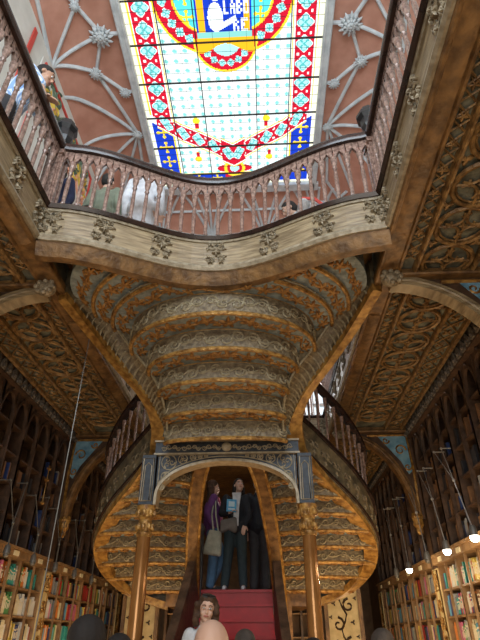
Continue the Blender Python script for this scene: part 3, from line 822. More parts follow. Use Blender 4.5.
for s in (1, -1):
    for k in range(NS):
        A = [(s*p.x, p.y) for p in bnd[k]]; B = [(s*p.x, p.y) for p in bnd[k+1]]
        if s < 0: A = A[::-1]; B = B[::-1]
        z = lerp(zs0, zs1, k/NS)-.06+.02
        dz = (zs0-zs1)/NS
        # region between k and k+1 has soffit zk; its near edge is bnd[k] whose riser rises above zk
        st = solid_between(A, B, z, z+.34).build('step', 'teal', ST)
        RA, LA = resamp_n(A, 41)
        riser_face(st, RA, LA, z, z+dz, 1)
        mb = MB(); mb.tube([Vector((p.x, p.y, z)) for p in RA], .022, 6); mb.build('gold_nosing', 'goldcarve', st, True)
        RB, LB = resamp_n(B, 41)
        def fs2(u, v, d):
            t = min(.9999, max(0, u/LA))*40; kk = int(t); p = RA[kk].lerp(RA[kk+1], t-kk); q = RB[kk].lerp(RB[kk+1], t-kk); r_ = p.lerp(q, v); return Vector((r_.x, r_.y, z-d))
        mb = MB()
        for i in range(max(3, int(LA/.16))):
            u = (i+.5)*LA/max(3, int(LA/.16)); w_ = max(.05, (fs2(u, 1, 0)-fs2(u, 0, 0)).length)
            def fl(a, b, d, u=u, w_=w_): return fs2(u+a, .5+b/w_, d)
            leafshape(mb, fl, 0, 0, min(.08, w_*.36), i*.8, 0, .02, 0, 5, 1.3)
        mb.build('soffit_leaf', 'leaf', st, True)
# outer stringers
def stringer_w(t):   # width of gold underside along the path
    return .11+.13*math.exp(-((t-.36)/.10)**2)+.08*max(0, min(1, (t-.45)*3))
for s in (1, -1):
    P = OP if s > 0 else mx(OP)
    N = len(P)
    def sec(t, s=s):
        w_ = stringer_w(t); o = s*(-1)
        return [(o*(-.02), -.02), (o*w_, -.02), (o*w_, .42), (o*(-.02), .42)]
    # side vec = up x tangent; travelling away from the viewer on the right, side points to -x (left); want outward
    def sec_out(t, a, b, z0, z1, s=s):
        o = -1 if s > 0 else 1
        return [(o*a, z0), (o*b, z0), (o*b, z1), (o*a, z1)]
    mb = MB()
    def und(t):
        k = max(0, min(1, (t-.42)/.16)); g = math.exp(-((t-.36)/.10)**2)
        return sec_out(t, lerp(-.03, -.15, k), lerp(.07+.10*g, .03, k), -.04, .05)
    mb.sweep(P, und); mb.build('stringer_underside', 'gold', ST, True)
    mb = MB(); mb.sweep(P, lambda t: sec_out(t, -.03, .05, .04, .46)); sp = mb.build('stringer_side', 'sidepanel', ST)
    mb = MB(); mb.sweep(P, lambda t: sec_out(t, -.05, .085, .45, .50)); mb.sweep(P, lambda t: sec_out(t, .045, .075, .055, .085)); mb.build('stringer_cap', 'rail', ST)
    # inner face carved grey gusset of the upper flight
    Q = P[:34]
    E_ = [Vector((ARCS[q][1]-.02, ARCS[q][2], (3.50 if q == 0 else LEV[q])+.02)) for q in range(8)]
    S_ = [at_z(OP, z_, 9) for z_ in (3.62, 3.74, 3.88, 4.02, 4.20, 4.36, 4.48, 4.60)]
    Ed = smooth_path(E_, 4); Sd = smooth_path(S_, 4); mb = MB(); vs = []
    for e_, q_ in zip(Ed, Sd):
        for t_ in (0, .33, .66, 1):
            p_ = e_.lerp(q_, t_)+Vector((0, 0, .05*math.sin(PI*t_))); vs += [(s*p_.x, p_.y, p_.z), (s*p_.x, p_.y, p_.z+.22)]
    fs_ = []
    for q in range(len(Ed)-1):
        for t_ in range(3):
            a_ = q*8+t_*2; b_ = a_+8; fs_ += [(a_, a_+2, b_+2, b_), (a_+1, b_+1, b_+3, a_+3)]
        fs_ += [(q*8, q*8+8, q*8+9, q*8+1), (q*8+6, q*8+7, q*8+15, q*8+14)]
    mb.add(vs, fs_); mb.build('gusset', 'riser', ST, True)
    mb = MB()
    for q in range(2, len(Ed)-1, 1):
        e_ = Ed[q]; q_ = Sd[q]; mb.tube([Vector((s*(e_.lerp(q_, t_)).x, e_.lerp(q_, t_).y+.02*math.sin(t_*6), e_.lerp(q_, t_).z+.05*math.sin(PI*t_)-.004)) for t_ in (0, .15, .3, .45, .6, .75, .9, 1)], .012, 5)
    mb.tube([Vector((s*e_.x, e_.y, e_.z)) for e_ in Ed], .016, 5)
    mb.build('gusset_fluting', 'riserlight', ST, True)
    # carved relief medallions on the outer face
    RP = resample(P, .22)
    mb = MB()
    for a, b in zip(RP[8:-1], RP[9:]):
        t = (b-a).normalized(); sd = Vector((0, 0, 1)).cross(Vector((t.x, t.y, 0)).normalized())*(-1 if s > 0 else 1); c = a
        def fo(u, v, d, c=c, t=t, sd=sd): return c+t*u+Vector((0, 0, .25+v))+sd*(.05+d)
        spiral(mb, fo, -.05, 0, .05, 1.2, 0, 1, .009, .008, 0, 8); spiral(mb, fo, .05, .03, .05, 1.2, PI, -1, .009, .008, 0, 8); leafshape(mb, fo, 0, -.08, .04, 0, 0, .015, 0, 4)
    mb.tube([p+Vector((0, 0, .25))+Vector((0, 0, 1)).cross(Vector((0, 0, 1))) for p in RP[8:]], .055, 4)
    mb.build('stringer_relief', 'riser', ST, True)
    # balusters & handrail over the stringer
    rp = resample(P, .19)
    for p in rp[2:]:
        o = BAL.copy(); COL.objects.link(o); o.parent = ST; o.location = p+Vector((0, 0, .50)); o.scale = (.72, .72, 1.08); o.name = 'baluster'
    mb = MB(); mb.sweep([p+Vector((0, 0, 1.26)) for p in P], [(-.05, -.04), (.05, -.04), (.06, 0), (.04, .04), (-.04, .04), (-.06, 0)]); mb.build('handrail', 'rail', ST, True)
    # inner stringer rib
    Pi = IP if s > 0 else mx(IP)
    tail = [Vector((s*.66, 8.22, 1.8)), Vector((s*.64, 8.22, 1.0)), Vector((s*.64, 8.22, 0))]
    mb = MB(); mb.sweep(Pi, lambda t: sec_out(t, -.10, .06, -.08-.1*t, .12)); mb.build('inner_stringer', 'brown', ST, True)
    mb = MB(); mb.tube([p+Vector((-s*.10, 0, -.06-.1*i/len(Pi))) for i, p in enumerate(Pi)], .022, 6); mb.tube([p+Vector((s*.05, 0, -.07-.1*i/len(Pi))) for i, p in enumerate(Pi)], .02, 6); mb.build('inner_stringer_bead', 'gold', ST, True)
    mb = MB(); mb.box(min(s*.56, s*.76), max(s*.56, s*.76), 8.05, 8.35, 0, 2.05); mb.build('landing_pier', 'brown', ST)
# portal arch on two columns
YA = 5.80; KX = .99; KZ = -.09
mb = MB()
arcP = [(-.80, 2.95), (-.80, 3.02)] + [(-.80+.80*(1-math.cos(t)), 3.02+.42*math.sin(t)**.9) for t in np.linspace(.12, PI/2, 14)]
arcF = arcP + [(-x, z) for x, z in arcP[::-1][1:]]
poly = arcF + [(.80, 3.66), (-.80, 3.66)]
# build as a quad strip from arch line to straight top
n = len(arcF); vs = []
for (x, z) in arcF: vs += [(x*KX, YA-.06, z+KZ), (x*KX, YA-.06, 3.52+KZ), (x*KX, YA+.10, z+KZ), (x*KX, YA+.10, 3.52+KZ)]
fs = []
for i in range(n-1):
    a = 4*i; b = a+4; fs += [(a, a+1, b+1, b), (a+2, b+2, b+3, a+3), (a, b, b+2, a+2), (a+1, a+3, b+3, b+1)]
fs += [(0, 2, 3, 1), (4*n-4, 4*n-3, 4*n-1, 4*n-2)]
mb.add(vs, fs); sp = mb.build('portal_spandrel', 'bluepanel', ST)
mb = MB(); mb.sweep([Vector((x*KX, YA-.02, z+KZ)) for x, z in arcF], [(-.012, -.07), (.018, -.07), (.018, .12), (-.012, .12)], up=Vector((0, 1, 0))); mb.build('portal_arch_moulding', 'tan', ST, True)
mb = MB()
def fp(u, v, d): return Vector((u*KX, YA-.06-d, v+KZ))
for s in (-1, 1):
    for (cu, cv, r) in ((.67, 3.42, .085), (.51, 3.455, .052), (.70, 3.26, .05), (.39, 3.475, .034), (.31, 3.485, .026), (.24, 3.49, .02), (.735, 3.14, .03)):
        for ph in (0, 2*PI/3, 4*PI/3): spiral(mb, fp, s*cu+r*.42*math.cos(ph), cv+r*.42*math.sin(ph), r*.45, 1.0, ph, s, .008, .004, 0, 8)
        mb.tube(ringpts(fp, s*cu, cv, r, r, .004, 14), .006, 4)
    mb.tube([fp(s*.78, 3.0, .004), fp(s*.78, 3.51, .004), fp(s*.05, 3.51, .004)], .008, 4)
    mb.tube([fp(s*x, z+.045, .004) for x, z in [(-a, b) for a, b in arcP[2:]]], .006, 4)
mb.build('portal_scrollwork', 'tan', ST, True)
mb = MB(); mb.box(-.83, .83, YA-.08, YA+.10, 3.43, 3.56); mb.build('portal_frieze', 'bluepanel', ST)
mb = MB(); mb.box(-.84, .84, YA-.10, YA+.1, 3.56, 3.58); mb.box(-.84, .84, YA-.10, YA+.1, 3.41, 3.43)
def ff(u, v, d): return Vector((-.76+u, YA-.08-d, 3.445+v))
scroll_strip(mb, ff, 1.52, .09, .12, .006, .004)
mb.ball((0, YA-.10, 3.49), .06, 7, 0, (1, .5, .9)); mb.build('frieze_relief', 'tan', ST, True)
for s in (-1, 1):
    cx = s*.888
    mb = MB(); mb.box(cx-.078, cx+.078, YA-.095, YA+.08, 2.86, 3.41); pr_ = mb.build('pier_block', 'bluepanel', ST)
    mb = MB()
    for (a, b) in ((-.08, .08),):
        mb.tube([(cx-.06, YA-.098, 2.90), (cx+.06, YA-.098, 2.90), (cx+.06, YA-.098, 3.37), (cx-.06, YA-.098, 3.37), (cx-.06, YA-.098, 2.90)], .009, 4)
        mb.tube([(cx-.038, YA-.098, 2.90), (cx+.038, YA-.098, 2.90), (cx+.038, YA-.098, 3.28), (cx, YA-.098, 3.32), (cx-.038, YA-.098, 3.28), (cx-.038, YA-.098, 2.90)], .006, 4)
    mb.build('pier_frame', 'tan', pr_, True)
    # column
    c = empty('column', 'slender polished copper-brown column with gilt capital under the %s end of the blue arch' % ('left' if s < 0 else 'right'), 'column', (cx, YA, 0))
    mb = MB(); mb.lathe([(.095, .0), (.095, .3), (.082, .32), (.078, 1.4), (.072, 2.58)], n=20); mb.build('shaft', 'column', c, True)
    mb = MB(); mb.lathe([(.078, 2.54), (.09, 2.56), (.09, 2.58), (.068, 2.60), (.078, 2.68), (.068, 2.71), (.09, 2.74), (.083, 2.76), (.10, 2.81), (.105, 2.86)], n=12)
    for k in range(8):
        a = 2*PI*k/8
        for zz, rr2 in ((2.64, .078), (2.78, .092)): mb.ball((rr2*math.cos(a), rr2*math.sin(a), zz), .028, 5, 0, (1, 1, 1.4))
    mb.build('capital', 'goldcarve', c, True)
    mb = MB(); mb.lathe([(.15, 0), (.15, .10), (.12, .14), (.13, .18), (.10, .24)], n=16); mb.build('base', 'goldcarve', c, True)
# lower red flight
YL = 8.0; ZL = 2.2; NST = 12; RI = ZL/NST; RU = .27
mb = MB(); mb.box(-.53, .53, YL, 9.3, ZL-.03, ZL); mb.build('landing', 'red', ST); mb = MB(); mb.box(-1.0, 1.0, YL+.04, 9.3, ZL-.2, ZL-.03); mb.build('landing_slab', 'brown', ST)
for k in range(NST-1):
    z1 = ZL-(k+1)*RI; y0 = YL-(k+1)*RU; wd_ = .50+.008*k
    mb = MB(); mb.box(-wd_, wd_, y0, y0+RU+.02, z1-RI*1.0, z1-.035); mb.build('stair_riser', 'red', ST)
    mb = MB(); mb.box(-wd_, wd_, y0-.03, y0+RU+.01, z1-.035, z1); mb.build('tread', 'red', ST)
mb = MB(); mb.box(-.5, .5, YL-.03, YL+.2, ZL-.035, ZL+.002); mb.box(-.5, .5, YL-.005, YL+.04, ZL-.2, ZL-.03); mb.build('landing_nosing', 'red', ST)
for s in (-1, 1):
    pts = [(s*.56, YL+.05, 2.95), (s*.56, 7.4, 2.50), (s*.59, 6.7, 1.92), (s*.64, 6.0, 1.35), (s*.72, 5.3, .85), (s*.85, 4.95, .8)]
    pp = smooth_path(pts, 4)
    mb = MB(); mb.sweep(pp, [(-.05, -.85), (.05, -.85), (.04, 0), (-.04, 0)]); mb.build('flight_parapet', 'darkpanel', ST)
    mb = MB(); mb.sweep(pp, [(-.06, -.02), (.06, -.02), (.05, .05), (-.05, .05)]); mb.build('parapet_handrail', 'darkwood', ST, True)
    mb = MB(); mb.box(s*.56-.06, s*.56+.06, YL-.05, YL+.10, 1.9, 2.98); mb.box(s*.56-.08, s*.56+.08, YL-.07, YL+.12, 2.98, 3.04); mb.lathe([(.07, 3.04), (.05, 3.08), (.02, 3.1)], (s*.56, YL+.02, 0), 8); mb.build('newel', 'newel', ST)

# ------------------------------------------------------------------ wall bookcases
BAYP = .83
BK_SHELF = [.30, .62, .93, 1.25, 1.56, 1.885, 2.215]
PALETTE = [('red', (.50, .04, .03)), ('cream', (.70, .62, .40)), ('white', (.72, .72, .68)), ('navy', (.03, .06, .20)), ('sky blue', (.12, .38, .60)), ('teal', (.05, .36, .33)), ('orange', (.70, .22, .04)),
           ('yellow', (.72, .55, .12)), ('pink', (.65, .18, .30)), ('black', (.03, .03, .035)), ('green', (.10, .30, .10)), ('brown', (.22, .11, .05)), ('grey', (.35, .36, .36))]
BM = {n: mat('book_cover_'+n.replace(' ', '_'), tuple(a*.8 for a in c), c, .45, 0, 12) for n, c in PALETTE}
M['page'] = mat('book_pages', (.70, .64, .50), rough=.8)
def book_mesh(colname):
    mb = MB(); T = 1.0
    # unit book: thickness 1 (x), depth 1 (y back), height 1 (z); scaled per instance
    mb.box(-.5, -.40, .0, 1, 0, 1, 0); mb.box(.40, .5, .0, 1, 0, 1, 0); mb.box(-.5, .5, -.04, .06, 0, 1, 0); mb.box(-.40, .40, .06, .94, .02, .97, 1)
    mb.box(-.51, .51, -.045, -.03, .72, .80, 1); mb.box(-.3, .3, -.047, -.03, .30, .62, 1)
    o = mb.build('book', [BM[colname], M['page']]); COL.objects.unlink(o); return o
BOOKS = {n: book_mesh(n) for n, _ in PALETTE}
rest = MB(); rest_mats = [BM[n] for n, _ in PALETTE]
indiv = []
ORD = ['first', 'second', 'third', 'fourth', 'fifth', 'sixth', 'seventh', 'eighth', 'ninth', 'tenth', 'eleventh', 'twelfth', 'thirteenth', 'fourteenth', 'fifteenth', 'sixteenth', 'seventeenth', 'eighteenth', 'nineteenth', 'twentieth', 'twenty-first', 'twenty-second', 'twenty-third', 'twenty-fourth']
BAYNAME = {}
for s, side in ((-1, 'left'), (1, 'right')):
    bay = 0
    for (y0, y1) in BAYS[1:3]:
        for k in range(5):
            ya = y0+.05+k*BAYP; yb = ya+BAYP-.02
            if yb < 5.4: continue
            bay += 1
            bn = '%s nearest %s wall bay' % (ORD[bay-1], side) if bay > 1 else 'nearest visible %s wall bay' % side
            desc = '%s wall, %s along from the viewer' % (side, ORD[bay-1])
            r = empty('bookcase', 'dark wood bookcase with pointed arches, ' + desc, 'bookcase', (s*3.0, (ya+yb)/2, 0), 'wall bookcases')
            hw = (yb-ya)/2
            def B(x0, x1, u0, u1, z0, z1, mb): mb.box(min(s*(x0-3.0), s*(x1-3.0)), max(s*(x0-3.0), s*(x1-3.0)), u0, u1, z0, z1)
            mb = MB()
            for u in (-hw, hw): B(2.95, 3.24, u-.02, u+.02, 0, 2.55, mb)
            mb.build('side_post', 'midwood', r)
            mb = MB(); B(3.225, 3.245, -hw, hw, 0, 4.5, mb); mb.build('back', 'backwood', r)
            for z in BK_SHELF:
                mb = MB(); B(2.96, 3.23, -hw, hw, z-.025, z, mb); mb.build('shelf', 'midwood', r)
            mb = MB(); B(2.88, 3.24, -hw, hw, 2.53, 2.62, mb); B(2.84, 3.24, -hw, hw, 2.62, 2.65, mb); mb.build('cornice', 'midwood', r)
            mb = MB(); B(2.865, 2.88, -.07, .07, 2.545, 2.605, mb); mb.build('label_plate', 'label', r)
            mb = MB(); B(2.93, 2.96, -.012, .012, 0, 2.53, mb); mb.build('centre_mullion', 'midwood', r)
            # upper dark part
            mb = MB()
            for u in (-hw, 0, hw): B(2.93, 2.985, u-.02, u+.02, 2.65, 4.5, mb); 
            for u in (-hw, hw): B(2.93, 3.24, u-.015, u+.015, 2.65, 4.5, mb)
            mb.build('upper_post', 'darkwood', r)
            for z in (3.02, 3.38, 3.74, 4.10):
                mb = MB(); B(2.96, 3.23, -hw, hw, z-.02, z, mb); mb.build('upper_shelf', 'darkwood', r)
            mb = MB()
            for c in (-hw/2, hw/2):
                for sg in (-1, 1):
                    arc = [Vector((s*-.055, c+sg*hw/2*math.cos(t), 3.98+.46*math.sin(t)**.85)) for t in np.linspace(0, PI/2, 8)]
                    mb.sweep(arc, [(-.02, -.02), (.02, -.02), (.02, .02), (-.02, .02)], up=Vector((1, 0, 0)))
                    # solid spandrel above arch
                    n = len(arc); vs = []
                    for p in arc: vs += [p, Vector((p.x, p.y, 4.52)), p+Vector((s*.03, 0, 0)), Vector((p.x+s*.03, p.y, 4.52))]
                    fs = []
                    for i in range(n-1): a = 4*i; b = a+4; fs += [(a, a+1, b+1, b), (a+2, b+2, b+3, a+3), (a, b, b+2, a+2)]
                    mb.add(vs, fs)
                mb.lathe([(.012, 0), (.02, .02), (.004, .06)], (s*-.07, c, 4.46), 5)
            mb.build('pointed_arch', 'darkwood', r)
            # books
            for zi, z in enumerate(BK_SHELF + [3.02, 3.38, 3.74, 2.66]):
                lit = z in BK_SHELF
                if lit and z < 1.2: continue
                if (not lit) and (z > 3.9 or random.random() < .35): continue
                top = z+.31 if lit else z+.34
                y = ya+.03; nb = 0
                while y < yb-.06:
                    th = random.uniform(.026, .05); h = random.uniform(.19, .265); dpt = random.uniform(.15, .2)
                    if abs(y+th/2-(ya+yb)/2) < .03: y += .03
                    if random.random() < (.06 if lit else .45): y += random.uniform(.03, .12); continue
                    if y+th > yb-.03: break
                    if random.random() < .45 and nb > 0: cn = prev
                    else: cn = random.choice(PALETTE)[0] if lit else random.choice(['brown', 'black', 'brown', 'black', 'navy', 'grey'])  # dark covers on the unlit upper shelves stand in for dim light
                    prev = cn; nb += 1
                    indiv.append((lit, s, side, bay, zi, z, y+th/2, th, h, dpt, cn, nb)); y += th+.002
# gold pilasters between sections
for s, side in ((-1, 'left'), (1, 'right')):
    for y in (4.1, 8.5, 12.9):
        r = empty('pilaster', 'gilded ornate pilaster between bookcases on the %s wall, %s' % (side, {4.1: 'nearest the viewer', 8.5: 'beneath the middle arch', 12.9: 'farthest back'}[y]), 'pilaster', (s*2.98, y, 0))
        def B(x0, x1, u0, u1, z0, z1, mb): mb.box(min(s*(x0-2.98), s*(x1-2.98)), max(s*(x0-2.98), s*(x1-2.98)), u0, u1, z0, z1)
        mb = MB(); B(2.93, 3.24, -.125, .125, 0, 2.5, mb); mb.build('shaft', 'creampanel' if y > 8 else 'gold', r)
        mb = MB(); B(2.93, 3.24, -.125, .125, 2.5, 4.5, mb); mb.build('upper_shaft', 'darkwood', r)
        mb = MB()
        def fpz(u, v, d): return Vector((s*-(.05+d), u, v))
        mb.tube([fpz(-.11, 0, .005), fpz(-.11, 2.48, .005), fpz(.11, 2.48, .005), fpz(.11, 0, .005)], .014, 5)
        mb.tube([fpz(-.11, 2.22, .005), fpz(.11, 2.22, .005)], .012, 5)
        for a in (-1, 1): mb.tube([fpz(a*.10, 2.24, .005), fpz(-a*.10, 2.46, .005)], .01, 4)
        mb.tube(ringpts(fpz, 0, 2.35, .08, .08, .005), .01, 4)
        for k in range(9):
            cv = .2+k*.22; spiral(mb, fpz, -.05, cv, .05, 1.2, 0, 1, .012, .008, 0, 9); spiral(mb, fpz, .05, cv+.02, .05, 1.2, PI, -1, .012, .008, 0, 9); leafshape(mb, fpz, 0, cv+.1, .05, 0, 0, .025, 0, 5)
        mb.build('gilt_ornament', 'goldcarve', r, True)
# distribute books
vis = [b for b in indiv if b[0]]
vis.sort(key=lambda b: (b[6]-(-6.0 if b[5] > 1.5 else -5.0)) + (0 if b[6] > 6.2 else 50))
chosen = set(id(b) for b in vis[:300])
SHN = {1.25: 'lowest lit shelf', 1.56: 'second lit shelf up', 1.885: 'upper middle lit shelf', 2.215: 'top lit shelf'}
for b in indiv:
    lit, s, side, bay, zi, z, y, th, h, dpt, cn, nb = b
    x = s*2.985
    if id(b) in chosen:
        o = BOOKS[cn].copy(); COL.objects.link(o); o.name = 'book'
        # local x thickness -> world y ; local y depth -> outward s*x
        o.rotation_euler = (0, 0, -s*PI/2); o.scale = (th, dpt, h); o.location = (x, y, z+.001)
        tag(o, '%s book, %s from the near end, %s, %s %s wall bay' % (cn, ORD[min(nb-1, 23)], SHN[z], ORD[bay-1], side), 'book', 'books on %s %s wall' % (SHN[z], side))
    else:
        ci = [n for n, _ in PALETTE].index(cn); x1 = s*(2.985+dpt)
        rest.box(min(x, x1), max(x, x1), y-th/2, y+th/2, z+.001, z+h, ci)
ro = rest.build('distant_books', rest_mats); ro['kind'] = 'stuff'; tag(ro, 'farther and shadowed books filling the remaining wall shelves', 'books')

# carved cream panels beneath the far flight ends
for s in (-1, 1):
    r = empty('scroll_panel', 'cream panel with dark curling scroll under the %s curl of the stair' % ('left' if s < 0 else 'right'), 'panel', (s*1.62, 9.3, 0))
    mb = MB(); mb.box(-.26, .26, 0, .05, 0, 2.5); mb.build('board', 'creampanel', r)
    mb = MB(); 
    for x in (-.27, .27): mb.box(x-.03, x+.03, -.03, .05, 0, 2.5)
    mb.box(-.3, .3, -.03, .05, 2.46, 2.54); mb.build('frame', 'brown', r)
    def fq(u, v, d): return Vector((u, -d, v))
    mb = MB()
    for k in range(9):
        cv = .25+k*.26; a = 1 if k % 2 else -1
        if k == 0: mb.tube([fq(.05*math.sin(q*1.5), .15+q*.1, .006) for q in range(23)], .014, 4)
        spiral(mb, fq, a*.09, cv, .10, 1.1, PI/2 if a > 0 else PI/2, a, .018, .008, 0, 12); leafshape(mb, fq, -a*.14, cv+.03, .045, 1, 0, .02, 0, 3); leafshape(mb, fq, a*.20, cv+.10, .035, 1, 0, .02, 0, 3)
    mb.build('scroll', 'scrolldark', r, True)
# partition behind the stair on the ground floor
for s in (-1, 1):
    r = empty('display_cabinet', 'tall dark-framed cabinet of pale books behind the %s column' % ('left' if s < 0 else 'right'), 'cabinet', (s*1.0, 10.2, 0))
    mb = MB()
    for x in (-.34, 0, .34): mb.box(x-.02, x+.02, -.15, .15, 0, 2.6)
    mb.build('frame', 'darkwood', r); mb = MB(); mb.box(-.34, .34, .13, .15, 0, 2.6); mb.build('back', 'backwood', r)
    for z in (.6, .95, 1.3, 1.65, 2.0, 2.3): mb = MB(); mb.box(-.34, .34, -.14, .14, z-.02, z); mb.build('shelf', 'midwood', r)

# ------------------------------------------------------------------ wired spotlights in front of the bookcases
for s, side, ys in ((-1, 'left', (6.6, 7.42, 8.26, 9.15, 10.1)), (1, 'right', (5.5, 6.42, 7.25, 8.26, 9.1))):
    for i, y in enumerate(ys):
        on = (s > 0 and i in (0, 1, 3))
        r = empty('wire_spotlight', '%s spotlight on thin rods before the %s bookcases, %s from the picture edge' % ('glowing' if on else 'unlit', side, ORD[i]), 'spotlight', (s*2.8, y, 2.55), 'rod spotlights')
        if s < 0: top = [(0, -.22, .78), (0, .25, .86)]; knot = (.05, 0, .3); bot = (.05, 0, .02)
        else: top = [(0, 1.25, 1.22), (-.02, 1.5, 1.25)]; knot = (-.18, .55, .62); bot = (-.30, 0, .0)
        mb = MB()
        for t in top: mb.tube([t, knot], .006, 5); mb.tube([t, (t[0]+s*.14, t[1], t[2])], .008, 5); mb.ball(t, .018, 5)
        mb.tube([knot, bot], .010 if s < 0 else .007, 5); mb.ball(knot, .02, 5); mb.build('rod', 'rod' if s > 0 else 'steel', r, True)
        mb = MB(); mb.lathe([(.02, .08), (.035, .06), (.045, -.02), (.03, -.025)], (bot[0], bot[1], bot[2]-.05), 10); mb.build('lamp_head', 'steel', r, True)
        mb = MB(); mb.ball((bot[0], bot[1], bot[2]-.085), .046 if on else .034, 8); mb.build('bulb', 'lampglow' if on else 'steel', r, True)
        if not on: continue
        l = point('spotlight_light', (s*2.8+bot[0], y+bot[1], 2.55+bot[2]-.16), 9, (1, .80, .52), .03); l.parent = r; l.location = (bot[0], bot[1], bot[2]-.16)
# hanging cable on the left
tag(MB().tube([(-1.57, 5.0, 0), (-1.57, 5.0, 4.68)], .006, 5).build('hanging_cable', 'steel'), 'thin pale cable hanging straight down from the left gallery edge', 'cable')
# small gilt sconce on left bookcase
r = empty('wall_sconce', 'small gilt two-tier sconce on the shadowed left bookcase', 'sconce', (-2.88, 7.55, 3.3))
mb = MB(); mb.tube([(.04, 0, 0), (.04, 0, .55)], .007, 5); mb.tube([(-.0, 0, .1), (.04, 0, .1)], .007, 5); mb.build('stem', 'gold', r)
for z in (0, .33, .5):
    mb = MB(); mb.lathe([(.008, -.02), (.035, 0), (.03, .015), (.015, .02), (.012, .05)], (.04, 0, z), 8); mb.tube([(.04, -.07, z), (.04, .07, z)], .006, 5); mb.build('cup', 'gold', r, True)
#PEOPLE
# ------------------------------------------------------------------ people
M['skin'] = mat('skin', (0.62, 0.38, 0.27), (0.70, 0.45, 0.33), 0.5, 0, 10)
M['skintan'] = mat('skin_tan', (0.45, 0.24, 0.15), (0.52, 0.30, 0.20), 0.5, 0, 10)
M['eyewhite'] = mat('eye_white', (.8, .8, .78), rough=.3); M['iris'] = mat('iris', (.04, .025, .015), rough=.2); M['lip'] = mat('lips', (.50, .16, .14), rough=.4)
def cloth(name, c, k=.75): return mat(name, tuple(a*k for a in c), c, .8, 0, 14, .3, 30)
HC = {'black': cloth('hair_black', (.02, .016, .014)), 'brown': cloth('hair_brown', (.09, .045, .022), .5), 'grey': cloth('hair_grey', (.30, .28, .26)), 'greybrown': cloth('hair_grey_brown', (.09, .07, .055), .6)}
def bake(mb, voxel, smooth=2):
    me = bpy.data.meshes.new('t'); me.from_pydata(mb.v, [], mb.f)
    bm = bmesh.new(); bm.from_mesh(me); bmesh.ops.recalc_face_normals(bm, faces=bm.faces); bm.to_mesh(me); bm.free()
    o = bpy.data.objects.new('t', me); COL.objects.link(o)
    r = o.modifiers.new('r', 'REMESH'); r.mode = 'VOXEL'; r.voxel_size = voxel; r.use_smooth_shade = True
    if smooth: sm = o.modifiers.new('s', 'SMOOTH'); sm.iterations = smooth; sm.factor = .5
    dg = bpy.context.evaluated_depsgraph_get(); dg.update()
    res = bpy.data.meshes.new_from_object(o.evaluated_get(dg)); bpy.data.objects.remove(o); bpy.data.meshes.remove(me)
    return res
def capsule(mb, a, b, ra, rb, flat=None):
    a = Vector(a); b = Vector(b); n = 7
    mb.tube([a.lerp(b, i/n) for i in range(n+1)], [lerp(ra, rb, i/n) for i in range(n+1)], 12)
    mb.ball(a, ra, 8); mb.ball(b, rb, 8)
def chain(mb, pts, rs):
    for i in range(len(pts)-1): capsule(mb, pts[i], pts[i+1], rs[i], rs[i+1])
def hand(mb, wrist, direction, palm_n, size=.17, curl=.5, thumb_side=1):
    d = Vector(direction).normalized(); n = Vector(palm_n).normalized(); n = (n-d*n.dot(d)).normalized(); sd = d.cross(n)*thumb_side
    wv = Vector(wrist); k = size/.17
    for off in (-.026, -.009, .009, .026): capsule(mb, wv+sd*off*.6*k, wv+d*.075*k+sd*off*k, .014*k, .012*k)
    for j, (off, L) in enumerate(((.028, .070), (.010, .080), (-.009, .074), (-.027, .058))):
        p0 = wv+d*.078*k+sd*off*k; a1 = d; ang = 0; p = p0
        for q, fr in enumerate((.45, .32, .23)):
            ang += curl*(.6+.25*q); dd = d*math.cos(ang)+n*math.sin(ang); p2 = p+dd*L*fr*k
            capsule(mb, p, p2, (.0095-.001*q)*k, (.0088-.001*q)*k); p = p2
    t0 = wv+d*.022*k+sd*.028*k; t1 = t0+(d*.6+sd*.7+n*.3).normalized()*.034*k; t2 = t1+(d*.9+sd*.25+n*.4).normalized()*.030*k
    capsule(mb, t0, t1, .013*k, .011*k); capsule(mb, t1, t2, .011*k, .009*k)
